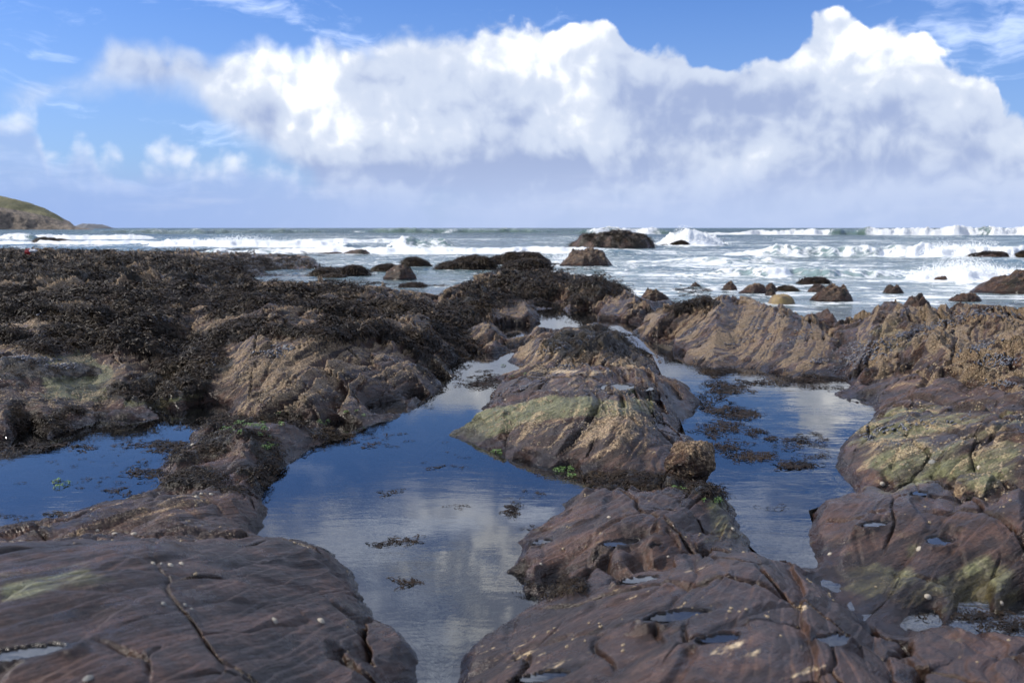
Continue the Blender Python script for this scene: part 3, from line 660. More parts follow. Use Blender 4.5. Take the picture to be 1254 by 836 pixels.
# smooth slabs: long shallow grooves along the strike and some cracks
sm = 1 - RG
qs = q + 0.03 * fbm(X * 1.3, Y * 0.9, 3, 61)
gro = beds(qs, 0.21, 5, 0.90) * 0.062 + beds(qs + .02 * fbm(X * 3, Y * 2, 2, 67), 0.068, 6, 0.85) * 0.016 + beds(qs, 0.022, 8, 0.8) * 0.004
D += land * sm * (gro + fbm(X * 1.5 + 4, Y * 1.1, 4, 63) * 0.035 + fbm(q * 14, strike * 2.5, 3, 65) * 0.006)
f1, f2, _ = cell(X * 0.95 + 0.25 * fbm(X, Y, 3, 71), strike * 0.8 + 0.25 * fbm(X, Y, 3, 75), 3)
crack = np.exp(-((f2 - f1) / 0.013) ** 2) * sstep(fbm(X * 1.3, Y * 1.1, 2, 73), -.35, .05)
g1, g2, _ = cell(_sx * 3.1, _sy * 1.3, 17)
crack2 = np.exp(-((g2 - g1) / 0.022) ** 2) * sstep(fbm(X * 1.7, Y * 1.4, 2, 74), -.1, .25)
crack = np.maximum(crack, crack2 * .8)
f1b, f2b, _ = cell(X * 2.8 + 0.3 * fbm(X * 2, Y * 2, 3, 77), Y * 2.2 + 0.3 * fbm(X * 2, Y * 2, 3, 79), 9)
crackb = np.exp(-((f2b - f1b) / 0.05) ** 2)
D -= land * (crack * 0.032 + crackb * 0.020 * RG)
# lumps of crust and broken blocks on the rough parts
D += land * RG * (0.5 - f1b) * 0.025 * sstep(fbm(X * 0.7, Y * 0.6, 2, 81), -0.1, 0.25)
RIB = np.clip(.5 + (beds(q, 0.095, 2, .85) * .5 + beds(q, 0.30, 1, .88) * .3 + beds(q, 0.036, 3, .75) * .45 - .45) * 1.7, 0, 1)
crev = np.exp(-(GAP / 0.010) ** 2) * land * sstep(Hb, 0.0, 0.1)
D -= crev * 0.06
# scale for distance: the far reef shows only its lumps
D = D * (1 + 0.8 * far)
dirv = np.array([-0.30, -0.34, 0.89]); dirv /= np.linalg.norm(dirv)
VX = X + D * dirv[0]; VY = Y + D * dirv[1]; VZ = Hd + D * dirv[2]
VZ = np.where(Hb < -0.02, np.minimum(VZ, 0.2), VZ)
# the detail must not raise the land as a whole
def box(a, r, ax):
    c = np.cumsum(np.concatenate([np.repeat(a.take([0], ax), r + 1, ax), a, np.repeat(a.take([-1], ax), r, ax)], ax), ax)
    n_ = a.shape[ax]; return (c.take(np.arange(2 * r + 1, 2 * r + 1 + n_), ax) - c.take(np.arange(n_), ax)) / (2 * r + 1)
def blur(a, r=28): return box(box(box(box(a, r, 0), r, 1), r, 0), r, 1)
dif = VZ - Hb; mdf = blur(dif); sdf = np.sqrt(np.maximum(blur((dif - mdf) ** 2), 0))
VZ = VZ - (mdf + 0.45 * sdf) * np.where(Hb > -.02, 1.0, 0.0) * sstep(Hb, -.02, .08) - (mdf * (1 - sstep(Hb, -.02, .08)) * (Hb > -.02))
# shape of the visible water: the bed is kept below the surface there and no crest stands in front of it
POOLS = [
 [(568,437),(600,440),(640,449),(622,456),(595,462),(596,470),(590,478),(598,490),(585,500),(560,515),(548,527),(545,536),(575,545),(600,556),(618,566),(645,572),(690,582),(722,590),(725,598),(700,606),(680,615),(690,622),(660,640),(640,652),(618,660),(632,672),(628,690),(612,702),(610,712),(640,728),(650,738),(620,752),(580,775),(560,800),(555,836),(553,870),(522,870),(520,836),(518,795),(500,765),(470,757),(455,730),(440,695),(415,672),(385,660),(350,655),(325,655),(335,630),(330,600),(335,585),(350,575),(390,548),(420,535),(450,525),(490,515),(515,500),(530,488),(548,475),(560,460),(555,445)],
 [(0,555),(30,548),(60,540),(95,527),(125,515),(160,520),(200,517),(240,512),(278,510),(282,517),(245,525),(215,530),(205,540),(170,545),(165,552),(215,556),(200,565),(180,575),(205,582),(195,592),(170,600),(120,615),(80,628),(40,633),(0,640),(-60,650),(-200,655),(-200,560),(-60,560)],
 [(805,432),(830,437),(855,448),(875,458),(905,450),(935,455),(960,465),(1000,467),(1035,463),(1040,472),(1010,485),(1045,490),(1070,500),(1065,512),(1040,530),(1028,545),(1020,570),(1045,600),(1010,608),(995,618),(990,640),(985,660),(1000,690),(985,688),(955,675),(925,665),(915,640),(905,615),(880,600),(875,585),(872,560),(862,540),(835,525),(835,515),(855,510),(862,490),(845,470),(820,452)],
 [(662,380),(690,378),(705,390),(722,400),(700,402),(668,402)],
 [(738,397),(760,397),(782,410),(795,425),(805,445),(795,440),(775,415),(745,403)],
 [(620,407),(640,404),(648,410),(625,414)]]
SEAS = [
 [(300,340),(330,337),(395,337),(460,343),(540,345),(600,334),(575,346),(550,352),(535,362),(500,357),(470,352),(440,350),(415,347),(370,345),(330,346),(300,345)],
 [(392,322),(530,322),(690,322),(1500,322),(1500,376),(1250,377),(1200,374),(1150,371),(1100,367),(1060,366),(1020,384),(990,378),(975,370),(945,371),(900,361),(870,364),(845,357),(825,367),(800,371),(780,364),(760,352),(740,343),(700,334),(640,330),(600,334),(540,345),(460,340),(395,336)]]
for polys, lv in ((POOLS, 0.0), (SEAS, SEA)):
    qx, qy = proj(X, Y, np.full_like(X, lv))
    wob = fbm(X * 5, Y * 4, 4, 121, .6)
    okr = (DG < 17) if lv == 0 else (DG > 11)
    for poly in polys:
        xs = [p_[0] for p_ in poly]; ys = [p_[1] for p_ in poly]
        m_ = (qx > min(xs) - 90) & (qx < max(xs) + 90) & (qy > min(ys) - 60) & (qy < max(ys) + 90) & okr
        if not m_.any(): continue
        d_ = polydist(qx[m_], qy[m_], poly) * DG[m_] / F0 + wob[m_] * .030
        cap = np.where(d_ > 0, lv - .030 - np.minimum(d_, .15) * .8, lv - .030 + 1.3 * -d_)
        VZ[m_] = np.minimum(VZ[m_], np.maximum(cap, lv - .18) + 0.0)
    for it in range(3):
        ax_, ay_ = proj(VX, VY, VZ)
        for poly in polys:
            xs = [p_[0] for p_ in poly]; ys = [p_[1] for p_ in poly]
            m_ = (ax_ > min(xs)) & (ax_ < max(xs)) & (ay_ > min(ys)) & (ay_ < max(ys)) & (VZ > lv + .012) & ((DG < 17) | (lv < 0))
            if not m_.any(): continue
            d_ = polydist(ax_[m_], ay_[m_], poly)
            VZ[m_] = VZ[m_] - np.maximum(0, d_ - 1.0 + 1.5 * wob[m_]) * VY[m_] / F0
px0, py0 = proj(VX, VY, VZ)

# --- painted masks: real colour and growth zones, noise-broken
nA = fbm(X * 3.1, Y * 2.2, 4, 91, 0.6); nB = fbm(X * 1.1, Y * 0.8, 4, 95, 0.6)
def zone(poly, soft=10, amt=1.0):
    return amt * sstep(polydist(px0, py0, poly) + nA * soft * 2.2, -soft, soft)
def blobz(px, py, rx, ry, amt=1.0):
    return amt * np.exp(-(((px0 - px) / rx) ** 2 + ((py0 - py) / ry) ** 2))
def oz(k_): return (OWN == keys.index(k_)).astype(np.float32)
green = np.zeros_like(X); barn = np.zeros_like(X); pale = np.zeros_like(X); weed = np.zeros_like(X)
for z_ in [zone([(545,515),(640,490),(720,482),(800,492),(800,505),(700,510),(640,515),(590,540),(545,535)], 5, .95), zone([(20,440),(100,430),(145,455),(150,490),(60,485)], 8, .8), zone([(150,475),(250,470),(250,490),(150,500)], 5, .7),
           zone([(1035,505),(1254,490),(1254,600),(1100,600),(1030,575)], 18, .58), zone([(990,670),(1090,690),(1254,670),(1254,760),(1080,760),(1000,710)], 30, .68), zone([(870,600),(915,610),(925,670),(860,668)], 8, .6), zone([(0,705),(110,688),(180,712),(60,735),(0,745)], 10, .62),
           zone([(380,715),(470,760),(440,790),(380,760)], 12, .3), zone([(880,380),(905,378),(905,400),(880,396)], 5, .4), zone([(1060,395),(1100,390),(1130,430),(1070,425)], 9, .4)]: green = np.maximum(green, z_)
for k_, a in dict(L=.58, M=.62, K=.52, Q=.52, R=.45, E=.42, E2=.36, D=.42, D2=.46, H=.30, J=.22, N=.14, N2=.20, T1=.5, T2=.5, S1=.45, S2=.4, G=.12, Bq=.16).items(): barn += oz(k_) * a
for _ in range(4):
    barn[1:-1] = (barn[:-2] + barn[1:-1] * 2 + barn[2:]) / 4; barn[:, 1:-1] = (barn[:, :-2] + barn[:, 1:-1] * 2 + barn[:, 2:]) / 4
barn -= sstep(Hb, 0.16, 0.02) * 0.55 * (1 - seaward)
barn += 0.35 * zone([(620,520),(790,505),(815,560),(700,572),(620,552)], 10) + .3 * zone([(620,425),(800,410),(790,446),(640,452)], 8) + .25 * zone([(280,415),(440,410),(430,450),(260,470)], 12)
barn += .30 * zone([(1190,597),(1254,592),(1254,612),(1200,606)], 5)
for z_ in [blobz(985,745,18,8,.5), blobz(740,722,90,10,.34), blobz(640,805,60,28,.36), blobz(1000,818,60,16,.26), blobz(690,432,110,7,.45), blobz(700,455,70,4,.6), blobz(250,720,60,6,.35), blobz(775,445,60,4,.5), blobz(860,700,50,8,.35), blobz(920,800,60,20,.28), blobz(985,758,14,10,.5)]: pale = np.maximum(pale, z_)
WEEDP = {
 'far_reef': [(-90,305),(60,306),(200,309),(330,311),(385,318),(392,328),(300,340),(300,352),(230,352),(120,350),(-90,345)],
 'left_reef': [(-90,345),(300,352),(400,350),(500,368),(560,388),(580,420),(560,436),(440,418),(330,412),(270,432),(250,470),(215,475),(190,440),(140,418),(60,430),(-90,400)],
 'centre': [(540,372),(575,345),(640,330),(740,340),(765,358),(730,362),(700,372),(640,366),(600,378),(560,410),(545,400)],
 'cap': [(655,420),(700,402),(780,405),(790,430),(760,445),(730,432),(690,436)],
 'knob': [(822,375),(848,358),(880,372),(860,380),(830,380)],
 'tongue': [(165,560),(240,545),(290,512),(350,512),(370,530),(345,560),(350,600),(300,608),(215,602),(150,612),(170,590),(230,575)],
 'hollow': [(120,470),(190,455),(250,430),(280,440),(250,480),(210,490),(140,495)],
 'leftbank': [(-60,500),(60,505),(130,500),(200,505),(280,508),(390,512),(430,530),(380,548),(290,522),(200,518),(120,520),(50,535),(-60,555)],
 'edge': [(500,440),(560,430),(600,440),(560,456),(562,470),(530,492),(505,498),(540,462)],
 'bridge': [(690,590),(730,578),(790,585),(850,592),(885,600),(880,612),(820,600),(740,600),(700,606)],
 'chanside': [(868,462),(900,460),(880,476),(930,560),(1005,566),(985,575),(900,560),(868,525),(856,510)],
 'foot': [(865,455),(960,464),(1030,467),(1010,470),(930,469),(870,462)],
 'gfoot': [(606,646),(640,650),(630,668),(610,660)], 'gfoot2': [(628,706),(700,712),(716,722),(700,728),(640,728)],
 'dpatch': [(0,436),(70,440),(120,450),(140,465),(80,470),(0,458)],
}
wdens = {}
for k_, poly in WEEDP.items():
    z_ = sstep(polydist(px0, py0, poly) + nA * 16 + nB * 16, -4, 7)
    wdens[k_] = z_; weed = np.maximum(weed, z_)
wdens['tongue'] = wdens['tongue'] * sstep(fbm(X * 4, Y * 3, 3, 103) , -.12, .10); wdens['leftbank'] = wdens['leftbank'] * sstep(fbm(X * 3, Y * 2, 3, 105), -.05, .15)
for _k in ('far_reef', 'left_reef', 'centre'): wdens[_k] = wdens[_k] * sstep(fbm(X * 1.6, Y * 1.0, 4, 107, .6), -.42, -.12)
gapn = sstep(fbm(X * 0.8, Y * 0.6, 4, 101, 0.6) + 0.45 * (VZ - 0.3), 0.16, 0.26)       # bare humps show through
for k_ in ('far_reef', 'left_reef'):
    wdens[k_] = wdens[k_] * (1 - 0.9 * gapn * (sstep(px0, 300, 200) if k_ == 'far_reef' else 1))
weed = np.max(np.stack(list(wdens.values())), 0)
lvl = np.where(seaward > .5, SEA, 0.0)
wet = sstep(VZ - lvl, 0.09, 0.0) + 0.35 * crev + 0.8 * oz('H2') * 0.6  # crevices and the leaning block get the same darkening and gloss
tone = 1.0 - 0.45 * np.minimum(1, crack + 0.6 * crackb * RG)
sand = blobz(545,800,60,70,.9) + blobz(430,625,90,40,.55) + blobz(480,700,90,40,.6) + blobz(560,690,90,60,.55)+ blobz(940,600,80,30,.25)
VZ += weed * 0.02 * land

# --- puddles in the rock: a hollow is cut round each
ZB = np.full((900, 1340), 1e9)
ix = (px0 + 40).astype(int); iy = py0.astype(int)
ok = (ix >= 0) & (ix < 1340) & (iy >= 0) & (iy < 900)
flat = iy[ok] * 1340 + ix[ok]; dd = VY[ok]; vid = np.flatnonzero(ok.ravel())
o_ = np.argsort(-dd, kind='stable')
VID = np.full(900 * 1340, -1); VID[flat[o_]] = vid[o_]; VID = VID.reshape(900, 1340)
def vert_at(px, py):
    for r in range(0, 9):
        best = None
        for a in range(-r, r + 1):
            for b in range(-r, r + 1):
                i_, j_ = int(py) + a, int(px) + 40 + b
                if 0 <= i_ < 900 and 0 <= j_ < 1340 and VID[i_, j_] >= 0:
                    k_ = VID[i_, j_]
                    if best is None or VY.ravel()[k_] < VY.ravel()[best]: best = k_
        if best is not None: return best
PUD = [(785,707,19,6,'sharp-cornered puddle near the back edge of the big centre slab'),(832,751,30,9,'largest puddle, lens-shaped, in the middle of the big centre slab'),(884,780,22,9,'puddle with dark weed in it on the big centre slab'),(1022,786,18,12,'bluish puddle on the right side of the big centre slab'),
       (668,826,26,8,'puddle at the bottom left of the big centre slab'),(756,474,16,7,'bright puddle on the long rock behind the central green-topped rock'),(790,482,8,4,'tiny puddle at the right end of the long central rock'),(762,661,18,6,'pale puddle on the low grooved rock'),(664,662,10,4,'small puddle at the left tip of the low grooved rock'),
       (803,664,7,3,'tiniest puddle on the low grooved rock'),(1152,656,14,8,'blue puddle in the groove of the purple slab at the right'),(1072,641,14,5,'grey puddle on the left shoulder of the purple right slab'),(1128,602,9,4,'small puddle at the back rim of the purple right slab'),(1186,608,8,4,'small puddle near the far right rim of the purple slab'),
       (30,800,40,9,'blue puddle at the far left of the big brown slab'),(1052,488,9,4,'white shining puddle on the tip of the purple-brown shelf')]
puddles = []
lx = UG; ly = np.log(DG)
for (a_, b_, rx, ry, lab) in PUD:
    v_ = vert_at(a_, b_); cx, cy, cz = VX.ravel()[v_], VY.ravel()[v_], VZ.ravel()[v_]
    wr = rx / F0 * cy; wl = max(wr * 0.45, ry / F0 * cy * cy / (CAMZ - cz) * 0.55); wl = min(wl, wr * 1.3)
    dx, dy = X - cx, Y - cy
    rot = 0.5; ca, sa = math.cos(rot), math.sin(rot)
    wr *= 1.15; wl *= 1.15; rr = np.hypot((dx * ca + dy * sa * -0.0 - dy * 0.0) / wr, (dy - 0.35 * dx) / wl) * (1 + 0.30 * fbm(X * 9 / max(wr * 6, .3), Y * 9 / max(wr * 6, .3), 2, 7))
    ring = (rr > 1.0) & (rr < 1.35)
    if not ring.any(): continue
    h0 = np.percentile(VZ[ring], 55)
    w_ = sstep(rr, 2.1, 0.85)
    VZ = VZ * (1 - w_) + np.minimum(VZ, h0 - 0.010 + .012 * sstep(rr, .9, 1.3)) * w_
    rim = sstep(rr, 0.95, 1.12) * sstep(rr, 1.7, 1.2); VZ = np.where(VZ < h0 + .004, VZ * (1 - rim) + (h0 + .004) * rim, VZ)
    tone = tone * (1 - 0.3 * w_); wet = np.maximum(wet, sstep(rr, 1.5, 0.9))
    puddles.append((cx, cy, h0 - 0.002, wr, wl, lab))
print('surface', round(time.time() - T0, 1))

# --- normals of the whole surface, shared by every piece so that no seam shows
Vall = np.stack([VX, VY, VZ], -1)
gu = np.zeros_like(Vall); gv = np.zeros_like(Vall)
gu[:, 1:-1] = Vall[:, 2:] - Vall[:, :-2]; gu[:, 0] = Vall[:, 1] - Vall[:, 0]; gu[:, -1] = Vall[:, -1] - Vall[:, -2]
gv[1:-1] = Vall[2:] - Vall[:-2]; gv[0] = Vall[1] - Vall[0]; gv[-1] = Vall[-1] - Vall[-2]
NRM = np.cross(gu, gv); NRM /= np.linalg.norm(NRM, axis=-1, keepdims=True) + 1e-12
FACES = gridfaces(NRW, NC)
vz_f = VZ.ravel(); own_f = OWN.ravel()
under = (vz_f < np.where((DG.ravel() > 17), SEA - 0.03, -0.035))
fu = under[FACES].sum(1) >= 3
fo = np.where(fu, NR, own_f[FACES[:, 0]])
ATT = dict(green=green, barn=barn, pale=pale, wet=np.clip(wet, 0, 1), weed=weed, tone=tone, rough=RG, sand=sand, rib=RIB)
ATT = {k_: a.astype(np.float32).ravel() for k_, a in ATT.items()}
Vf = Vall.reshape(-1, 3); Nf = NRM.reshape(-1, 3)
def piece(name, sel, mats, atts):
    F = FACES[sel]; idx, inv = np.unique(F, return_inverse=True)
    me = mesh_np(name, Vf[idx], inv.reshape(-1, 4), mats, attrs={k_: ATT[k_][idx] for k_ in atts}, normals=Nf[idx])
    return link(name, me)
tag(piece('seabed', fo == NR, [M_BED], ['sand']), kind='structure', label='dark bed of the tide pools and the sea with patches of sand')
for i, k_ in enumerate(keys):
    sel = fo == i
    if sel.sum() < 20: continue
    o = piece('rock_outcrop', sel, [M_ROCK], ['green', 'barn', 'pale', 'wet', 'weed', 'tone', 'rough', 'rib'])
    ROCKS[k_]['obj'] = o
    tag(o, ROCKS[k_]['label'], 'rock', 'wave-worn slate outcrops of the shore')
print('pieces', round(time.time() - T0, 1))
# deep ground below everything, out to the horizon
gx = np.array([-9000, 9000.]); 
tag(link('sea_floor', mesh_np('sea_floor', np.array([[-9000,-60,-6.],[9000,-60,-6.],[9000,12000,-6.],[-9000,12000,-6.]]), np.array([[0,1,2,3]]), [M_BED], attrs={'sand': np.zeros(4, np.float32)})), kind='structure')

# bedrock that carries on beside and behind the modelled shore, joined to its edges
VB, FB = [], []
rows_ = np.unique(np.r_[np.arange(0, NRW, 7), NRW - 1]); tt_ = np.linspace(0, 1, 40) ** 2.2
for col_, sg in ((-1, 1), (0, -1)):
    ex_, ey_, ez_ = VX[rows_, col_], VY[rows_, col_], VZ[rows_, col_]
    gx_ = ex_[:, None] + sg * tt_[None] * 26; gy_ = ey_[:, None] + 0 * gx_
    gz_ = ez_[:, None] + (fbm(gx_ * .9, gy_ * .8, 4, 801) * .30 + fbm(gx_ * 4, gy_ * 4, 3, 805) * .05) * sstep(tt_[None] * 26, 0, 1.5) * (gy_ < 12)
    f_ = gridfaces(len(rows_), 40); FB.append((f_ if sg > 0 else f_[:, ::-1]) + len(VB) * 0 + sum(len(v_) for v_ in VB)); VB.append(np.stack([gx_, gy_, gz_], -1).reshape(-1, 3))
bx_ = np.concatenate([VX[0, 0] - 26 * tt_[::-1], VX[0, 1:-1:8], VX[0, -1] + 26 * tt_]); bz_ = np.interp(bx_, VX[0], VZ[0]); by0 = np.interp(bx_, VX[0], VY[0])
wv_ = np.where(np.abs(bx_) > .9, (fbm(bx_ * .9, by0 * .8, 4, 801) * .30 + fbm(bx_ * 4, by0 * 4, 3, 805) * .05) * sstep(np.abs(bx_) - .83, 0, 1.5), 0)
ts_ = np.linspace(0, 1, 40)[::-1, None]
gx_ = bx_[None] + 0 * ts_; gy_ = by0[None] - 13 * ts_ ** 1.6; gz_ = bz_[None] + wv_[None] + sstep(ts_, 0, .2) * fbm(gx_ * .9, gy_ * .8, 4, 811) * .3
FB.append(gridfaces(40, len(bx_)) + sum(len(v_) for v_ in VB)); VB.append(np.stack([gx_, gy_, gz_], -1).reshape(-1, 3))
VB = np.concatenate(VB); FB = np.concatenate(FB); zz_ = np.zeros(len(VB), np.float32)
tag(link('bedrock', mesh_np('bedrock', VB, FB, [M_ROCK], attrs=dict(green=zz_, barn=zz_ + .25, pale=zz_, wet=zz_, weed=zz_, tone=zz_ + 1, rough=zz_ + .4, rib=zz_ + .5))), 'brown bedrock of the shore to the sides', kind='structure')

# --- still water of the pools
def pool(name, poly, z, mat, label, pad=0.0):
    """poly in pixels on the water plane; the rock hides the sheet's rim"""
    W = np.array([P(a, b, z) for a, b in poly]); c = W.mean(0)
    W = W + (W - c) / np.linalg.norm(W - c, axis=1, keepdims=True) * pad
    import bmesh
    bm = bmesh.new(); vs = [bm.verts.new(tuple(v)) for v in W]; f = bm.faces.new(vs)
    bmesh.ops.triangulate(bm, faces=[f]); bmesh.ops.recalc_face_normals(bm, faces=bm.faces)
    me = bpy.data.meshes.new(name); bm.to_mesh(me); bm.free(); me.materials.append(mat)
    if me.polygons[0].normal.z < 0: me.flip_normals()
    return tag(link(name, me), label, kind='structure')
pool('tide_pool', [(300,700),(290,600),(330,540),(380,500),(440,470),(500,430),(560,425),(620,430),(660,440),(680,480),(680,530),(740,560),(770,600),(740,640),(740,700),(720,770),(640,880),(500,930),(430,930),(420,760)], 0.0, M_POOL, 'long blue tide pool winding between the rocks in the middle')
pool('tide_pool', [(-190,680),(-190,500),(40,480),(330,480),(330,520),(260,600),(120,660)], 0.0, M_POOL, 'dark blue tide pool at the left edge')
pool('tide_pool', [(790,415),(840,430),(1010,450),(1090,505),(1045,545),(1060,600),(990,625),(1010,690),(1080,745),(1254,730),(1300,740),(1300,800),(1080,790),(1000,740),(940,690),(890,640),(850,560),(820,480)], -0.004, M_CHAN, 'rippled bright pool and stream on the right')
pool('tide_pool', [(610,402),(655,370),(700,372),(780,395),(800,425),(812,440),(770,420),(720,404),(660,425),(620,420)], -0.002, M_POOL, 'small bright pool among the upper rocks')
for cx, cy, z_, wr, wl, lab in puddles:
    nn = 20; V = [(cx, cy, z_)]
    for k_ in range(nn):
        a = 2 * math.pi * k_ / nn; dx = math.cos(a) * wr * 1.15; V.append((cx + dx, cy + math.sin(a) * wl * 1.15 + .35 * dx, z_))
    me = bpy.data.meshes.new('puddle'); me.from_pydata(V, [], [(0, 1 + k_, 1 + (k_ + 1) % nn) for k_ in range(nn)]); me.materials.append(M_PUD)
    tag(link('puddle', me), lab, kind='structure')

# ================================================================== THE SEA
WAVES = [  # px centre, half width px, base py, height m, thickness m (front, back), foam, face, soft px
 (1150, 300, 288.0, 1.72, 5, 22, [(862,1010,1),(1062,1196,1),(1206,1400,.8)], 1.0),
 (762, 70, 286.5, 1.6, 5, 22, [(722,745,.8),(752,802,1)], .8),
 (560, 150, 285.5, 1.5, 6, 24, [(430,445,.6),(545,560,.5)], .7),
 (260, 190, 286.0, 1.35, 6, 22, [(130,330,.3)], .5),
 (845, 42, 301.0, 1.5, 3, 5, [(805,884,1)], .2),
 (1040, 150, 314.0, .62, 1.4, 4.5, [(880,990,.55)], 1.0),
 (1210, 95, 315.0, .60, 1.6, 4.5, [(1108,1300,1)], .6),
 (1215, 110, 343.0, .36, 1.1, 2.6, [(1108,1300,1)], .5),
 (980, 150, 339.0, .26, .8, 2.6, [(932,968,.9)], 1.0),
 (516, 46, 303.5, .80, 2.0, 4.5, [(482,500,1),(500,545,.35)], 1.2),
 (550, 270, 310.0, .36, 2.0, 6.0, [(310,720,.95)], .3),
 (300, 150, 302.0, .55, 2.5, 8.0, [(180,420,1)], .2),
 (110, 95, 292.5, .7, 3.0, 10.0, [(40,190,1)], .2),
 (24, 30, 293.5, .95, 4.0, 8.0, [(4,16,.8),(22,36,1)], 1.2),
 (100, 150, 299.0, .3, 2.0, 8.0, [(-60,210,.75)], .2),
 (300, 60, 311.0, .35, 1.2, 3.5, [(250,360,.6)], 1.0),
 (430, 110, 297.0, .45, 3, 9, [(380,520,.6)], .4),
 (900, 90, 322.0, .25, 1.5, 4, [(870,905,.3)], .6),
]
NC2 = 900
us = np.linspace(-0.72, 0.72, NC2)
ds = np.exp(np.concatenate([np.linspace(math.log(9), math.log(420), 720)[:-1], np.linspace(math.log(420), math.log(11500), 120)]))
UU, DD = np.meshgrid(us, ds); SX = UU * DD; SY = DD.copy()
PXs = W0 / 2 + F0 * UU
shoal = sstep(DD, 12, 40)
Zs = np.full_like(SX, SEA)
Zs += shoal * (fbm(SX * 0.10, SY * 0.16, 3, 201) * 0.14 + fbm(SX * 0.55, SY * 0.9, 4, 205, 0.6) * 0.085)
Zs += sstep(DD, 60, 300) * (fbm(SX * 0.02, SY * 0.05, 3, 211) * 0.55)
Zs += (1 - shoal) * fbm(SX * 0.9, SY * 1.6, 3, 215) * 0.02
foam = 0.19 + 0.30 * sstep(fbm(SX * 0.05 + 3, SY * 0.10, 3, 221), 0.0, 0.35) - 0.35 * sstep(DD, 110, 300)
foam += 0.22 * sstep(DD, 60, 24) * sstep(DD, 18, 26) * sstep(PXs, 640, 800)
foam += 0.18 * np.exp(-((PXs - 700) / 160) ** 2) * np.exp(-((DD - 50) / 18) ** 2)
foam -= 0.30 * sstep(PXs, 420, 340) * sstep(DD, 52, 44) 
face = np.zeros_like(SX)
for wi, (pc, hw, pb, h, tf, tb, fo_, fc) in enumerate(WAVES):
    d0 = (CAMZ - SEA) * F0 / (pb - 279.0)
    wob = fbm(PXs / 40, PXs * 0 + wi * 3.3, 3, 231 + wi) * tb * 0.5 + ((PXs - pc) / hw) ** 2 * tb * 0.35
    s_ = DD - (d0 + tf + wob)
    env = sstep(np.abs(PXs - pc) / hw, 1.15, 0.45) * (0.85 + 0.55 * fbm(PXs / 30, PXs * 0 + wi, 4, 251) + 0.25 * fbm(SX * .5, SY * .3, 3, 253))
    prof = np.where(s_ < 0, np.exp(-(s_ / (tf * 0.62)) ** 2), np.exp(-(s_ / (tb * 0.7)) ** 2))
    crisp = np.where(s_ < 0, sstep(s_, -tf * 1.4, 0.0), 1.0)
    wave = h * env * prof * crisp
    fm = np.zeros_like(SX); rag = fbm(SX * .6, SY * .5 + wi, 4, 271, .6) * 2
    for a, b, am in fo_: fm = np.maximum(fm, am * sstep(PXs + 9 * rag, a - 12, a + 10) * sstep(PXs + 9 * rag, b + 12, b - 10))
    band = np.where(s_ < 0, sstep(s_, -tf * 2.2, -tf * 1.2), sstep(s_, tb * 0.9, tb * 0.15))
    top = sstep(s_, -tf * 0.55, -tf * 0.2) * sstep(s_, tb * 0.7, 0)
    f_w = np.where(fm > .3, fm * band, 0)
    foam = np.maximum(foam, f_w * 1.15); foam = np.maximum(foam, 0.34 * env * top)
    foam = np.maximum(foam, 0.45 * sstep(s_, -tf * 7, -tf * 1.5) * (s_ < 0) * fm * env)
    face = np.maximum(face, fc * env * sstep(s_, -tf * 1.7, -tf * .6) * sstep(s_, tf * 0.5, -tf * .1) * (1 - 0.6 * fm * band))
    rgh = np.abs(fbm(SX * 1.1, SY * 0.9, 4, 261, 0.62)) * 0.75 + np.abs(fbm(SX * 3.5, SY * 3.0, 3, 265, .6)) * 0.35
    wave = wave + f_w * (rgh - 0.20) * h * 0.75 * np.clip(prof + .15, 0, 1)
    Zs = Zs + wave
near = sstep(DD, 45, 16)
Fs = gridfaces(len(ds), NC2)
sea = link('sea', mesh_np('sea', np.stack([SX, SY, Zs], -1).reshape(-1, 3), Fs, [M_SEA], attrs=dict(foam=foam.ravel(), face=np.clip(face, 0, 1).ravel(), near=near.ravel())))
tag(sea, 'green-grey sea with lines of white breakers', kind='structure')
print('sea', round(time.time() - T0, 1))

# spray thrown up above the breakers: many small drops and shreds of foam
M_SPRAY = simple('spray', (0.86, 0.88, 0.88, 1), 0.7, 8.0, 0.04, 0.0)
def spray(px, pb, wpx, hgt, depth, num, label, r0=0.035):
    d0 = (CAMZ - SEA) * F0 / (pb - 279.0) + depth
    cx = (px - W0 / 2) / F0 * d0; wid = wpx / F0 * d0
    V, F = [], []
    for k_ in range(num):
        a = rng.normal(0, .42); t = abs(rng.normal(0, .5)); lob = 0.55 + 0.45 * math.sin(a * 5 + px) 
        zz = SEA + hgt * min(1.2, t) * max(0.05, 1 - a * a * .7) * (0.6 + 0.4 * lob) + .15
        c_ = np.array([cx + a * wid, d0 + rng.normal(0, .5) + .3, zz]); r_ = r0 * .55 * rng.uniform(.3, 1.5) * (1.6 - min(1.2, t))
        b0 = len(V)
        for dv in ((1,0,0),(-1,0,0),(0,1,0),(0,-1,0),(0,0,1.2),(0,0,-1.2)): V.append(c_ + np.array(dv) * r_ * rng.uniform(.6, 1.3))
        for f in ((0,2,4),(2,1,4),(1,3,4),(3,0,4),(2,0,5),(1,2,5),(3,1,5),(0,3,5)): F.append([b0 + i_ for i_ in f])
    o = link('sea_spray', mesh_np('sea_spray', np.array(V), np.array(F), [M_SPRAY]))
    tag(o, label, kind='stuff')
spray(845, 301, 36, 1.5, 3.0, 6000, 'tall burst of white spray right of the dark sea rock', .075)
spray(1180, 315, 62, 1.0, 2.0, 4000, 'white spray along the breaker at the far right', .04)
spray(1190, 343, 66, .62, 1.3, 5000, 'white spray of the nearest breaker at the right', .022)
spray(516, 303.5, 30, .55, 2.5, 2000, 'spray on the curling green wave left of centre', .04)
spray(290, 302, 90, .9, 3.0, 4000, 'spray above the left line of surf', .05)
spray(690, 322, 18, .5, .6, 700, 'spray splashing behind the weedy islet in the centre', .02)

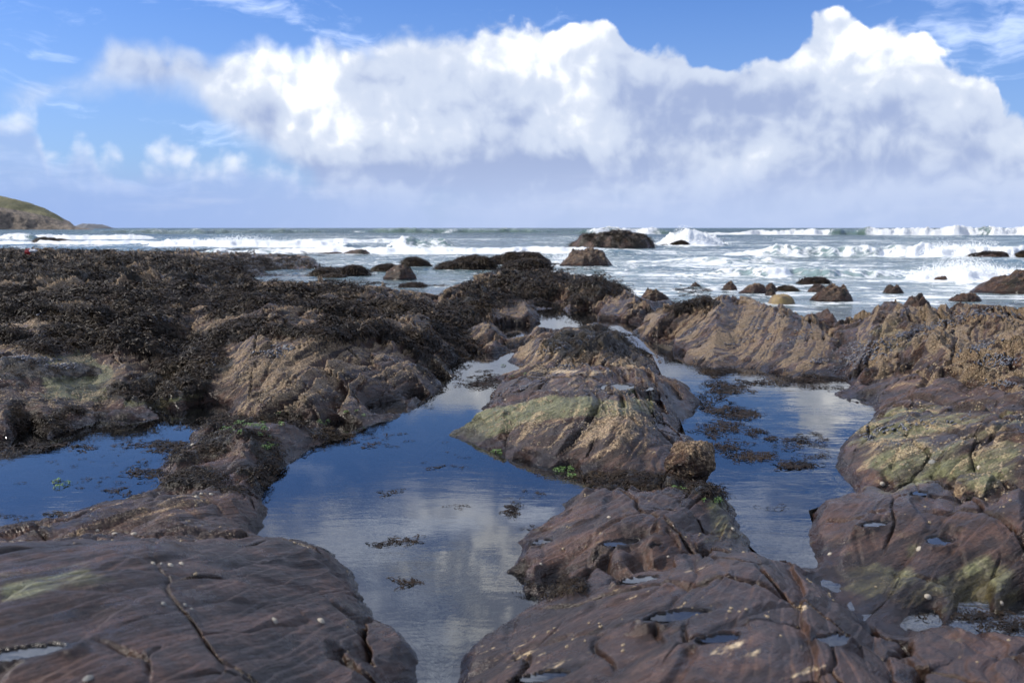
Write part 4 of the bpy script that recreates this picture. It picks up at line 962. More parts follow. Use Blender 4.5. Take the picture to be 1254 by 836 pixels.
# ================================================================== ROCKS IN THE SEA
def rockmesh(name, cx, cy, zb, L, Wd, Ht, seed, n1=64, n2=40, rg=1.0, prof=None, weedamt=0.5, barnamt=.5, shift=0.0, power=5.0, gr=0.0, sm=False):
    """a closed rock: superellipsoid dome with slate beds, its foot below the water"""
    th = np.linspace(0, 2 * np.pi, n1, endpoint=False); ph = np.linspace(0.0, 1.0, n2)
    TH_, PH = np.meshgrid(th, ph)
    rad = 1 + 0.22 * fbm(np.cos(TH_) * 1.3 + seed, np.sin(TH_) * 1.3, 3, 301)
    R_ = PH * rad
    x = R_ * np.cos(TH_) * L; y = R_ * np.sin(TH_) * Wd
    hh = np.clip(1 - PH ** power, 0, 1) ** 0.75
    if prof is not None: hh = hh * np.interp(x / L, np.linspace(-1, 1, len(prof)), prof)
    z = hh * (Ht + 0.15) - 0.15
    sc = 1.0 / max(L, Ht * 2)
    z = z + (fbm(x * 2.2 * sc * 1.5 + seed, y * 2.2 * sc * 1.5, 4, 305, 0.6)) * Ht * 0.60 * rg * hh
    q = -x * .55 + y * .3 + z * .78 + 0.10 * L * fbm(x / L * 2 + seed, y / L * 2, 3, 309)
    lam = max(.09, min(.36, Ht * .32))
    D_ = (beds(q, lam, seed) * lam * .50 + beds(q, lam * .37, seed + 3) * lam * .24) * rg + fbm(x * 5 / Ht * .3, y * 5 / Ht * .3, 4, 313, .62) * 0.10 * Ht * rg
    z = z + D_ * .9; x = x - D_ * .35; y = y - D_ * .4
    V = np.stack([x + cx, y + cy, z + zb], -1).reshape(-1, 3)
    F = []
    r_, c_ = np.meshgrid(np.arange(n2 - 1), np.arange(n1), indexing='ij'); a = (r_ * n1 + c_).ravel(); b = (r_ * n1 + (c_ + 1) % n1).ravel()
    F = np.stack([a, b, b + n1, a + n1], 1)
    zz = (z).ravel(); m_ = len(zz); one = np.ones(m_, np.float32)
    nn_ = fbm(x * 1.2 + seed, y * 1.2, 4, 317).ravel()
    at = dict(green=one * gr, barn=np.clip(barnamt + .2 * nn_, 0, 1) * sstep(zz, .02, .25), pale=one * 0, wet=sstep(zz, .22 * Ht + .05, 0.0), rib=one * .5, weed=np.clip(sstep(nn_ + weedamt - .5 + .3 * (zz / Ht - .5), -.05, .1), 0, 1), tone=one, rough=one * rg)
    me = mesh_np(name, V, F, [M_ROCK], attrs={k: np.asarray(v, np.float32) for k, v in at.items()})
    return me, V, at['weed']
ISLETS = [ # px0, px1, ytop, ybase, weed, barn, profile, label
 (700,802,283.5,304,.62,.3,[.5,.8,.8,.85,1,.8,.9,.8],'long dark flat-topped rock standing in the surf, the farthest large one'),
 (686,750,304.5,326,.1,.55,[.5,.8,1,.9,.4],'brown peaked rock in the surf in front of the long dark one'),
 (533,608,313,330,.95,.3,[.3,.55,.8,.9,.9],'low weedy islet, left half of the central group'),
 (596,676,308,324,.5,.4,[.5,.7,.9,.8,.6],'brown and black islet at the back of the central group'),
 (610,676,318,333,1.0,.1,[.5,.7,.9,1,.7],'black weed-covered rock at the front right of the central group'),
 (378,452,323,337,1.0,.1,[.35,.7,.5,.9,.8],'low black weedy rock left of the brown rock'),
 (469,509,325,341,.3,.35,[.6,.9,1,.8],'brown tilted rock standing alone in shallow water, left of centre'),
 (494,526,317,327,1.0,.1,[.4,1,.8,.3],'small black rock behind the tilted brown one'),
 (459,482,323,332,1.0,.1,[.4,.8,1],'small black weedy rock touching the left of the tilted brown one'),
 (420,456,304.5,311,.3,.5,[.6,.8,.9,.7],'thin brown rock in the white surf line'),
 (374,422,306,310.5,.2,.5,[.4,.5,.6,.8],'very low pale rock in the surf, left of the thin brown one'),
 (44,94,290.5,298.5,.7,.3,[.8,1,.8,.7,.6,.3],'low dark rock in the surf below the headland'),
 (820,841,295.5,301,.5,.3,[.5,.9,1],'small brown rock at the foot of the tall burst of spray'),
 (806,818,298,301,.6,.3,[.6,1],'tiny low rock just left of the spray'),
 (877,886,294,297,.6,.3,[.6,1],'tiny low rock just right of the spray'),
 (882,903,345,354.5,.1,.5,[.5,1,.9],'small brown rock, leftmost of the row beyond the tan ridge'),
 (902,938,344,359,.1,.6,[.35,.6,.9,1],'two-humped brown rock beyond the tan ridge'),
 (936,952,345,357,.2,.4,[.7,1,.8],'small upright brown rock right of the two-humped one'),
 (936,953,354,362,.4,.2,[.7,1,.8],'dark wet rock right behind the yellow rock'),
 (952,978,350,356,.5,.2,[.6,.8,.5],'flat dark rock awash beyond the yellow rock'),
 (981,1020,339.5,348.5,.6,.3,[.5,.8,.9,.6],'flat-topped dark rock behind the round brown boulder rock'),
 (988,1014,348.5,357,.1,.5,[.6,1,.8],'low brown rock just behind the round brown rock'),
 (992,1048,350,369,.15,.5,[.5,.8,1,1,.6],'large round brown rock in the sea beyond the notch'),
 (1079,1109,348,359,.2,.45,[.5,.9,.9,.5],'small brown rock alone in the sea right of the round one'),
 (1104,1142,361,377,.1,.45,[.4,.9,1,.6],'pointed brown rock peeping over the right ridge'),
 (1162,1196,369,382,.1,.45,[.5,.9,.9,.5],'low brown hump behind the right ridge'),
 (1158,1204,357,369,.3,.45,[.3,.7,.9,.9,.7],'brown rock with an ochre end in the sea at the right'),
 (1142,1161,336,342,.2,.4,[.6,.8,1],'small reddish rock in front of the nearest breaker'),
 (1184,1300,332,359,.2,.45,[.25,.6,.85,1,1],'large brown rock at the right edge of the sea'),
 (1178,1234,308.5,315.5,.6,.3,[.3,.5,.8,1,.8],'dark flat rock in front of the far right breaker'),
 (1246,1275,307,315,.6,.3,[.6,1,1],'dark rock cut by the right edge in the breaker'),
 (780,824,353,370,.15,.55,[.4,1,.8,.5],'brown pointed rock left of the weedy knob, in shallow water'),
 (750,766,348,354,.2,.4,[.6,1,.7],'little round brown rock behind the weedy mass'),
 (843,861,345.5,351,.4,.2,[.5,1,.6],'little dark rock awash right of the centre'),
 (668,684,335,341,.5,.2,[.5,1,.6],'low wet rock at the foot of the central spray'),
 (480,530,348,351.5,.8,.1,[.5,.9,.6],'line of weed-hung rock awash left of centre'),
 (385,430,336,340,.9,.1,[.5,.9,.6],'black weedy rock awash by the reef point'),
]
islet_weed = []
for i, (x0, x1, yt, yb, wa, ba, prof, lab) in enumerate(ISLETS):
    d0 = (CAMZ - SEA) * F0 / (yb - 279.0)
    L = (x1 - x0) / 2 / F0 * d0 * 1.06; Wd = min(L * .7, d0 * .12 + .3); dc = d0 + Wd * .8
    Ht = max(.08, (CAMZ - SEA) - (yt - 279.0) / F0 * (d0 + Wd * .7))
    cx = ((x0 + x1) / 2 - W0 / 2) / F0 * dc
    me, V, wd_ = rockmesh('sea_rock', cx, dc, SEA - .02, L, Wd, Ht * .95, i * 7 + 3, prof=prof, weedamt=wa, barnamt=ba * .9, n1=90 if x1 - x0 > 40 else 56, n2=48 if x1 - x0 > 40 else 30)
    o = link('sea_rock', me); tag(o, lab, 'rock', 'rocks standing in the sea beyond the reef')
    if wa >= .5 and x1 - x0 > 20: islet_weed.append((V, wd_, d0, o))
# the yellow rock
d0 = (CAMZ - SEA) * F0 / (371.5 - 279.0)
M_YEL = simple('yellow_crusted_rock', (0.34, 0.24, 0.085, 1), .7, 9.0, .4, .03, (0.12, 0.085, 0.05, 1))
me, V, _ = rockmesh('sea_rock', (958 - W0 / 2) / F0 * (d0 + .2), d0 + .2, SEA, .30, .26, .17, 91, 40, 20, .35); me.materials.clear(); me.materials.append(M_YEL)
tag(link('sea_rock', me), 'low rounded ochre-yellow rock in calm water beyond the notch', 'rock', 'rocks standing in the sea beyond the reef')
# dark purple slab in the notch
me, V, _ = rockmesh('sea_rock', (1000 - W0 / 2) / F0 * 11.6, 11.7, .0, .34, .5, .30, 55, 60, 40, .6, prof=[.4, .6, .85, 1, .8], weedamt=0, barnamt=0.0)
tag(link('sea_rock', me), 'glossy dark purple ribbed slab lying in the notch of the right ridge', 'rock')
# the boulder beside the central rock
def boulder():
    import bmesh
    bm = bmesh.new(); bmesh.ops.create_icosphere(bm, subdivisions=6, radius=1.0)
    V = np.array([v.co[:] for v in bm.verts]); F = np.array([[v.index for v in f.verts] for f in bm.faces]); bm.free()
    c = P(849, 566, .10)
    r = .122
    n_ = fbm(V[:, 0] * 1.4 + V[:, 2], V[:, 1] * 1.4 + V[:, 2] * .7, 3, 401); n2 = fbm(V[:, 0] * 6 + V[:, 2] * 3, V[:, 1] * 6 - V[:, 2] * 3, 4, 405, .6)
    for nn_, dd_ in (((.5, -.6, .62), .78), ((-.7, -.5, .5), .80), ((.1, -.95, .1), .82), ((0, .1, 1), .72), ((.9, -.2, .2), .86), ((-.3, -.8, -.3), .80)):
        k_ = np.array(nn_) / np.linalg.norm(nn_); ex = np.maximum(V @ k_ - dd_, 0); V = V - ex[:, None] * k_ * .7      # broken facets
    V = V * (1 + .22 * n_ + .12 * n2)[:, None] * np.array([1.02, .95, 1.0]) * r
    V[:, 0] += V[:, 2] * .12
    m_ = len(V); one = np.ones(m_, np.float32)
    at = dict(green=one * .25, barn=(.50 + .25 * sstep(V[:, 0] / r, -.3, .8)).astype(np.float32), pale=one * 0, wet=sstep(V[:, 2] / r, -.45, -.8).astype(np.float32), weed=one * 0, tone=one, rough=one * .9, rib=one * .5)
    o = link('boulder', mesh_np('boulder', V + c + np.array([-.005, .03, .0]), F, [M_ROCK], attrs=at))
    tag(o, 'rounded barnacled boulder perched at the right foot of the central rock', 'boulder')
boulder()

# ================================================================== HEADLAND AND ISLAND
def headland():
    m, N, p = principled('headland_ground')
    pos = N.new('ShaderNodeNewGeometry').outputs['Position']
    gr = N.attr('grass'); n = N.noise(pos, .035, 6.0, .6); n2 = N.noise(pos, .25, 6.0, .65)
    g = N.mix(N.ss(n, .38, .62), (0.062, 0.062, 0.024, 1), (0.125, 0.115, 0.048, 1)); g = N.mix(N.ss(n2, .55, .75, 0, .6), g, (0.11, 0.085, 0.045, 1))
    c = N.mix(N.ss(n2, .35, .68), (0.038, 0.032, 0.028, 1), (0.21, 0.165, 0.12, 1))
    gm = N.ss(N.m('ADD', gr, N.m('MULTIPLY', N.m('SUBTRACT', n2, .5), .6)), .4, .6)
    N.put(p.inputs['Base Color'], N.mix(gm, c, g)); p.inputs['Roughness'].default_value = .9
    N.put(p.inputs['Normal'], N.bump(n2, 1.0, 2.0))
    gx = np.linspace(-760, -335, 300); gy = np.linspace(700, 1150, 160)
    X_, Y_ = np.meshgrid(gx, gy); X_ = X_ * Y_ / 850. 
    d0 = 850.
    top = np.interp(W0 / 2 + F0 * gx / d0, [-200,-60,0,15,30,45,60,72,82,90,95,104,118,128], [43+14,43+7,43,40,36,31.5,26.5,20.5,14,10,5.5,3.2,1.5,-3]) / F0 * (d0 + 40)
    top = np.broadcast_to(top, X_.shape)
    front = 810 + 18 * fbm(X_ / 45, X_ * 0, 4, 501, .6) + np.clip((X_ + 400) * .25, -40, 30)
    t = (Y_ - front)
    cl = sstep(t, -6, 16) * .52 + .48 * sstep(t, 10, 75)
    back = sstep(Y_, 1150, 980)
    H_ = top * cl * (.4 + .6 * back) 
    H_ += sstep(H_, 1, 8) * (fbm(X_ / 22, Y_ / 22, 5, 505, .62) * 5.5) * np.where(t < 22, 1, .25) * sstep(top, 0, 12)
    H_ = H_ - 2.2 + 1.0
    H_ = np.where(t < -6, -2.5, H_)
    V = np.stack([X_, Y_, H_], -1).reshape(-1, 3)
    frac = H_ / np.maximum(top, 1)
    g_ = sstep(frac, .52, .66) * sstep(top, 7, 14)
    g_ = np.maximum(g_, .8 * sstep(fbm(X_ / 30 + 5, Y_ / 30, 2, 509), .0, .3) * sstep(frac, .22, .4) * sstep(X_, -440, -470))
    me = mesh_np('headland', V, gridfaces(160, 300), [m], attrs=dict(grass=g_.ravel()))
    o = link('headland', me); tag(o, 'grassy headland with brown cliffs sloping down to the sea at the left', kind='structure')
    # skerries at its foot
    k = simple('far_rock', (0.075, 0.062, 0.055, 1), .9, .3, .5, .5)
    mi, N, p = principled('hazed_island_rock')
    p.inputs['Base Color'].default_value = (0.11, 0.113, 0.12, 1); p.inputs['Roughness'].default_value = .9  # haze of the distance is put into this grey base colour
    gx = np.linspace(-860, -795 + 40, 90); gy = np.linspace(1900, 2060, 30); X_, Y_ = np.meshgrid(gx, gy)
    px = W0 / 2 + F0 * X_ / 1950
    pr = np.interp(px, [92,97,104,109,114,119,124,129], [0,4,6.5,6,5.8,4,2,-1]) / F0 * 1950
    H_ = pr * sstep(Y_, 1900, 1950) * sstep(Y_, 2060, 2000) + fbm(X_ / 12, Y_ / 12, 4, 521, .6) * 2.2 * sstep(pr, .5, 4) - 1.2
    o = link('far_island', mesh_np('far_island', np.stack([X_, Y_, H_], -1).reshape(-1, 3), gridfaces(30, 90), [mi])); tag(o, 'small rocky island paled blue-grey by haze, off the tip of the headland', kind='structure')
headland()
print('islets', round(time.time() - T0, 1))

# ================================================================== SEAWEED
def ribbon(V, F, p0, az_, lift, length, w0, segs, droop, twist=0.0):
    """a flat frond that rises, then droops"""
    p_ = np.array(p0, float); d_ = np.array([math.cos(az_) * math.cos(lift), math.sin(az_) * math.cos(lift), math.sin(lift)])
    side = np.array([-math.sin(az_), math.cos(az_), twist]); side /= np.linalg.norm(side)
    b0 = len(V)
    for k_ in range(segs + 1):
        t_ = k_ / segs; w_ = w0 * (0.55 + 0.9 * t_ if t_ < .7 else 1.18 * (1.25 - t_) / .55)
        V.append(p_ - side * w_ / 2); V.append(p_ + side * w_ / 2)
        p_ = p_ + d_ * length / segs; d_ = d_ + np.array([0, 0, -droop / segs]); d_ /= np.linalg.norm(d_)
    for k_ in range(segs): a = b0 + 2 * k_; F.append((a, a + 1, a + 3, a + 2))
    return p_, d_
def clump(seed, nf=18, R=1.0, up=(0.05, 0.6), flat=False, w=0.075):
    r = random.Random(seed); V, F = [], []
    for k_ in range(nf):
        a = r.uniform(0, 2 * math.pi); rr = r.uniform(0, .35) * R
        p0 = (math.cos(a) * rr, math.sin(a) * rr, 0.0 if not flat else 0.02)
        lf = r.uniform(*up); az2 = a + r.uniform(-1, 1)
        e, d_ = ribbon(V, F, p0, az2, lf, r.uniform(.35, .7) * R, w * R, 3, 1.6 * lf + .5, r.uniform(-.5, .5))
        for s_ in (-1, 1):
            if r.random() < .8: ribbon(V, F, e, az2 + s_ * r.uniform(.3, .8), math.asin(max(-1, min(1, d_[2]))), r.uniform(.2, .4) * R, w * .85 * R, 2, .5, r.uniform(-.6, .6))
    me = bpy.data.meshes.new('wrack_clump'); me.from_pydata([tuple(v) for v in V], [], F); me.materials.append(M_WEED)
    return me
lib = bpy.data.collections.new('wrack_library')
def libobj(me):
    o = bpy.data.objects.new('wrack_clump', me); lib.objects.link(o); return o
clumps = [libobj(clump(k_)) for k_ in range(6)]
flatlib = bpy.data.collections.new('floating_library')
for k_ in range(5):
    o = bpy.data.objects.new('floating_frond', clump(50 + k_, 7, 1.0, (-.02, .12), True, .10)); flatlib.objects.link(o)
mussel_lib = bpy.data.collections.new('mussel_library')
def shell_mesh(L, Wd, Hh, mat, n=10, point=.5):
    V, F = [], []
    for i in range(7):
        t_ = i / 6; c_ = (t_ - .5) * 2
        r_ = math.sqrt(max(0.0, 1 - c_ * c_)) * (1 - point * (.5 - t_))
        for j in range(n):
            a = 2 * math.pi * j / n; V.append((c_ * L / 2, math.cos(a) * r_ * Wd / 2, math.sin(a) * r_ * Hh / 2))
    for i in range(6):
        for j in range(n): a = i * n + j; b = i * n + (j + 1) % n; F.append((a, b, b + n, a + n))
    me = bpy.data.meshes.new('shell'); me.from_pydata(V, [], F); me.materials.append(mat); me.polygons.foreach_set('use_smooth', [True] * len(F))
    return me
M_MUS = simple('mussel_shell', (0.035, 0.038, 0.05, 1), .3, 60, .6, .001, (0.10, 0.105, 0.13, 1))
M_LIMP = simple('limpet_shell', (0.26, 0.22, 0.17, 1), .7, 90, .25, .002, (0.46, 0.41, 0.32, 1))
M_LIMP2 = simple('grey_limpet_shell', (0.12, 0.12, 0.115, 1), .7, 90, .3, .002, (0.25, 0.24, 0.21, 1))
M_GREEN = simple('sea_lettuce', (0.045, 0.12, 0.016, 1), .35, 30, .5, .002, (0.14, 0.26, 0.03, 1))
M_BARN = simple('barnacle', (0.17, 0.13, 0.085, 1), .85, 200, .25, .001, (0.40, 0.32, 0.21, 1))
mussel_lib.objects.link(bpy.data.objects.new('mussel', shell_mesh(1, .5, .42, M_MUS)))
mussel_lib.objects.link(bpy.data.objects.new('mussel', shell_mesh(.8, .45, .40, M_MUS, point=.7)))
green_lib = bpy.data.collections.new('lettuce_library')
for k_ in range(3):
    me = clump(80 + k_, 12, 1.0, (.1, 1.0), False, .22); me.materials.clear(); me.materials.append(M_GREEN)
    green_lib.objects.link(bpy.data.objects.new('lettuce', me))
barn_lib = bpy.data.collections.new('barnacle_library')
def barnacle(k_):
    V, F = [], []; n = 7
    for rr, zz in ((1, -.2), (.75, .45), (.42, .62), (.30, .35)):
        for j in range(n): a = 2 * math.pi * j / n + k_; V.append((math.cos(a) * rr * (1 + .15 * math.sin(j * 3 + k_)), math.sin(a) * rr, zz))
    for i in range(3):
        for j in range(n): a = i * n + j; b = i * n + (j + 1) % n; F.append((a, b, b + n, a + n))
    me = bpy.data.meshes.new('barnacle'); me.from_pydata(V, [], F); me.materials.append(M_BARN); return me
for k_ in range(2): barn_lib.objects.link(bpy.data.objects.new('barnacle', barnacle(k_)))

def scatter(name, pts_, nrm, scl, coll, label, align=0.6, tilt=.5, parent=None):
    """real geometry: one point per clump, instanced along the surface normal"""
    m_ = len(pts_)
    if m_ == 0: return
    me = bpy.data.meshes.new(name); me.vertices.add(m_); me.vertices.foreach_set('co', np.asarray(pts_, np.float32).ravel())
    nn = nrm * align + np.array([0, 0, 1]) * (1 - align) + rng.normal(0, .12 * tilt, (m_, 3)); nn /= np.linalg.norm(nn, axis=1, keepdims=True)
    # Euler (x, y, 0) that brings z to nn, after a spin about z
    spin = rng.uniform(0, 2 * np.pi, m_)
    rotx = np.arccos(np.clip(nn[:, 2], -1, 1)); rz = np.arctan2(nn[:, 0], -nn[:, 1])
    a = me.attributes.new('rx', 'FLOAT_VECTOR', 'POINT'); a.data.foreach_set('vector', np.stack([rotx, 0 * rotx, rz], 1).astype(np.float32).ravel())
    a = me.attributes.new('sp', 'FLOAT', 'POINT'); a.data.foreach_set('value', spin.astype(np.float32))
    a = me.attributes.new('sc', 'FLOAT', 'POINT'); a.data.foreach_set('value', np.asarray(scl, np.float32))
    o = link(name, me, parent)
    ng = bpy.data.node_groups.new('scatter_' + name, 'GeometryNodeTree')
    ng.interface.new_socket('Geometry', in_out='INPUT', socket_type='NodeSocketGeometry'); ng.interface.new_socket('Geometry', in_out='OUTPUT', socket_type='NodeSocketGeometry')
    nd, lk = ng.nodes, ng.links
    gi = nd.new('NodeGroupInput'); go = nd.new('NodeGroupOutput'); ip = nd.new('GeometryNodeInstanceOnPoints'); ci = nd.new('GeometryNodeCollectionInfo')
    ci.inputs['Collection'].default_value = coll; ci.inputs['Separate Children'].default_value = True; ci.inputs['Reset Children'].default_value = True
    ip.inputs['Pick Instance'].default_value = True
    def na(nm, ty): q_ = nd.new('GeometryNodeInputNamedAttribute'); q_.data_type = ty; q_.inputs['Name'].default_value = nm; return q_.outputs[0]
    e2r = nd.new('FunctionNodeEulerToRotation'); lk.new(na('rx', 'FLOAT_VECTOR'), e2r.inputs[0])
    cb_ = nd.new('ShaderNodeCombineXYZ'); lk.new(na('sp', 'FLOAT'), cb_.inputs[2]); e2 = nd.new('FunctionNodeEulerToRotation'); lk.new(cb_.outputs[0], e2.inputs[0])
    rr = nd.new('FunctionNodeRotateRotation'); rr.rotation_space = 'LOCAL'; lk.new(e2r.outputs[0], rr.inputs[0]); lk.new(e2.outputs[0], rr.inputs[1])
    lk.new(gi.outputs[0], ip.inputs['Points']); lk.new(ci.outputs[0], ip.inputs['Instance']); lk.new(rr.outputs[0], ip.inputs['Rotation']); lk.new(na('sc', 'FLOAT'), ip.inputs['Scale'])
    lk.new(ip.outputs[0], go.inputs[0])
    md = o.modifiers.new('scatter', 'NODES'); md.node_group = ng
    tag(o, label, kind='stuff')
    return o
area = (DG ** 2)      # a grid cell covers about this much ground
def pick(dens, num, weight=0.5):
    w_ = (dens * area ** weight).ravel(); w_ = w_ / w_.sum()
    c_ = np.cumsum(w_); return np.searchsorted(c_, rng.random(num) * c_[-1]).clip(0, len(c_) - 1)
visible = np.ones_like(VZ)
WSC = {  # number, scale factor, label
 'far_reef': (11000, 1.0, 'thick dark wrack over the far left reef'), 'left_reef': (19000, 1.0, 'thick brown-black wrack over the middle left reef'), 'centre': (3000, 1.0, 'dark wrack over the rock mass behind the centre'),
 'cap': (300, .55, 'cap of dark weed on the golden rock'), 'knob': (260, .8, 'tuft of black weed on top of the tan ridge'), 'tongue': (620, .62, 'tangled wrack on the tongue between the left pools'),
 'hollow': (260, .8, 'wrack in the dark hollow at the left'), 'leftbank': (420, .55, 'wrack hanging along the rim of the left pool'), 'edge': (120, .6, 'wrack at the water edge of the ribbed rock'),
 'bridge': (330, .6, 'dark brown weed bridging the gap below the central rock'), 'chanside': (150, .55, 'weed trailing in the rippled channel'), 'foot': (160, .6, 'red-brown weed along the foot of the tan ridge'),
 'gfoot': (22, .5, 'tuft of weed at the left tip of the grooved rock'), 'gfoot2': (70, .5, 'dark weed under the near edge of the grooved rock'), 'dpatch': (60, .5, 'weed patches on the green-backed left rock')}
for k_, (num, sf, lab) in WSC.items():
    dens = (wdens[k_] > .45) * wdens[k_] * np.where(VZ > np.where(DG > 17, SEA - .02, -.03), 1.0, .12)
    if dens.sum() < 1: print('no weed', k_); continue
    ii = pick(dens, num, .45 if num > 2000 else .3)
    d_ = DG.ravel()[ii]
    sc = (.050 + .0062 * d_) * sf * rng.uniform(.65, 1.35, len(ii)) * 1.0
    p_ = Vf[ii] + rng.normal(0, 1, (len(ii), 3)) * np.array([1, 1, 0]) * (.004 * d_)[:, None]
    p_[:, 2] = np.maximum(p_[:, 2], np.where(d_ > 17, SEA, 0.0)) 
    host = {'cap': 'K', 'knob': 'L', 'tongue': 'Cw', 'centre': 'R', 'far_reef': 'S1', 'gfoot': 'G', 'gfoot2': 'G', 'dpatch': 'D'}.get(k_)
    scatter('weed_cover' if host else 'seaweed', p_, Nf[ii], sc, lib, lab, parent=ROCKS[host]['obj'] if host else None)
# weed on the sea rocks
for V, wd_, d0, host in islet_weed:
    idx = np.flatnonzero((V[:, 2] > SEA + .03) & (wd_ > .5))
    if len(idx) == 0: continue
    idx = rng.choice(idx, min(700, len(idx)))
    scatter('weed_cover', V[idx], np.tile([0, -.3, .95], (len(idx), 1)), np.full(len(idx), min(.34, .05 + .006 * d0)) * rng.uniform(.6, 1.3, len(idx)), lib, 'black weed growing over the rock', parent=host)
# green sea lettuce
lp = []
for (a_, b_, n_) in [(300,520,9),(318,522,7),(285,528,6),(330,552,6),(330,540,4),(345,515,4),(75,626,4),(440,508,3),(395,518,5),(690,590,5),(705,586,3),(835,602,3),(608,560,3),(630,460,3),(870,612,2)]:
    for _ in range(n_):
        v_ = vert_at(a_ + rng.normal(0, 7), b_ + rng.normal(0, 2.5))
        if v_ is not None: q_ = Vf[v_].copy(); q_[2] = max(q_[2], 0.0) + .012; lp.append(q_)
lp = np.array(lp); scatter('sea_lettuce', lp, np.tile([0, 0, 1.], (len(lp), 1)), rng.uniform(.012, .030, len(lp)), green_lib, 'bright green sea lettuce scattered among the wrack')
# floating shreds in the pools
fp, fs = [], []
for (a_, b_, rx, ry, n_, s_) in [(480,664,26,5,12,.05),(500,660,16,4,8,.05),(488,712,28,5,12,.045),(660,580,14,3,4,.04),(480,602,20,4,5,.05),(655,645,8,3,3,.04),(640,604,30,8,7,.04),(540,572,26,3,4,.05),(470,532,30,12,8,.04),(560,618,20,4,5,.035),(600,465,18,6,60,.10),(585,472,18,4,30,.09),(530,560,60,14,10,.03),
    (130,590,50,10,14,.04),(165,605,30,8,8,.045),(215,545,45,5,90,.07),(180,578,22,5,36,.06),(140,600,10,3,8,.05),(20,632,25,2,8,.05),(75,628,12,2,10,.05),(60,570,60,10,14,.025),(150,560,60,10,10,.025),(250,522,30,4,30,.06),(90,552,60,6,10,.025),
    (890,476,20,5,60,.09),(905,505,22,4,50,.08),(880,500,16,6,30,.08),(875,525,18,9,50,.07),(895,545,20,8,50,.06),(925,558,26,5,60,.06),(975,568,20,4,50,.06),(960,550,30,6,10,.04),(1000,558,20,3,10,.05),(950,620,30,3,4,.04),(985,545,26,4,12,.05),(930,468,50,4,50,.09),(1020,474,24,3,16,.08),(440,540,40,6,24,.06),(60,545,60,5,40,.07),(410,335,22,2,30,.2),(520,350,22,2,40,.22),(490,350,20,1.5,20,.2),
    (1190,752,50,6,50,.035),(1230,765,30,8,40,.035)]:
    for _ in range(n_):
        z_ = 0.004 if b_ > 400 else SEA + .01
        q_ = P(a_ + rng.normal(0, rx * .6), b_ + rng.normal(0, ry * .6), z_); fp.append(q_); fs.append(s_ * rng.uniform(.5, 1.3))
scatter('floating_seaweed', np.array(fp), np.tile([0, 0, 1.], (len(fp), 1)), np.array(fs), flatlib, 'dark shreds of seaweed floating in the pools', 1.0, .1)
# mussels in the cracks
mp_, mn_, msz = [], [], []
for (a_, b_, rx, ry, n_, ang) in [(1060,432,34,12,420,-.35),(1050,425,24,8,160,-.3),(1110,408,40,4,260,-.35),(1150,396,40,4,260,-.35),(1190,385,40,4,220,-.35),(990,408,16,3,60,-.5),(985,402,14,3,50,-.5),(1000,440,14,5,30,0),(1225,440,25,8,160,0),(1230,470,20,4,40,0),(1200,425,26,5,120,-.3),(930,400,10,5,30,0),(940,412,8,4,20,0),
    (1130,520,70,6,50,-.2),(1080,525,30,6,50,-.2),(45,440,30,5,110,0),(75,450,20,5,70,0),(65,380,14,3,50,-.3),(195,394,14,3,70,0),(345,425,14,3,50,0),(330,432,18,4,60,0),(262,440,6,10,50,-.6),(430,405,20,4,60,0),(55,415,14,3,30,0),(680,428,18,3,50,-.2),(690,447,14,3,30,0),(640,475,6,3,10,0),(620,478,20,4,20,-.4),(900,420,20,6,40,-.4),(850,405,16,5,30,-.4),(1215,385,40,4,90,0),(1065,535,10,3,20,0)]:
    for _ in range(n_):
        dx = rng.normal(0, rx * .55); v_ = vert_at(a_ + dx, b_ + dx * ang + rng.normal(0, ry * .5))
        if v_ is None: continue
        mp_.append(Vf[v_]); mn_.append(Nf[v_]); msz.append((.016 + .0016 * Vf[v_][1]) * rng.uniform(.6, 1.3))
scatter('mussels', np.array(mp_), np.array(mn_), np.array(msz), mussel_lib, 'blue-grey mussels packed in the cracks of the rocks', .9, 1.5)
# barnacles as real little cones where the camera is near enough
bd = np.clip(barn + .25 * green - .1, 0, 1) * (VZ > .03) * sstep(nA, -.15, .35) * sstep(DG, 11, 6) * (1 - weed)
bd = bd * (.25 + .75 * sstep(RG, .2, .5)) + .02 * (VZ > .02) * (1 - weed) * sstep(fbm(X * 2.2, Y * 2.2, 3, 601, .6), .12, .4)
ii = pick(bd, 9000, .35); 
scatter('barnacles', Vf[ii], Nf[ii], (.0035 + .00030 * DG.ravel()[ii]) * rng.uniform(.4, 1.5, len(ii)) ** 1.3, barn_lib, 'pale barnacles crusting the rocks', 1.0, .3)

# ================================================================== LIMPETS AND SHELLS ON THE NEAR ROCKS
def limpet_mesh(k_, mat):
    V, F = [], []; n = 18; r = random.Random(k_)
    prof = [(1.0, -.05), (.93, .10), (.72, .34), (.46, .54), (.22, .68)]
    for rr, zz in prof:
        for j in range(n):
            a = 2 * math.pi * j / n; rib = 1 + (.05 if j % 2 else -.04) * rr
            V.append((math.cos(a) * rr * rib * 1.12, math.sin(a) * rr * rib * .9, zz * (1 + .04 * r.uniform(-1, 1))))
    V.append((-.05, 0, .73))
    for i in range(len(prof) - 1):
        for j in range(n): a = i * n + j; b = i * n + (j + 1) % n; F.append((a, b, b + n, a + n))
    for j in range(n): F.append(((len(prof) - 1) * n + j, (len(prof) - 1) * n + (j + 1) % n, len(V) - 1))
    me = bpy.data.meshes.new('limpet'); me.from_pydata(V, [], F); me.materials.append(mat); me.polygons.foreach_set('use_smooth', [True] * len(F)); return me
LM = [limpet_mesh(1, M_LIMP), limpet_mesh(2, M_LIMP2), limpet_mesh(3, M_LIMP)]
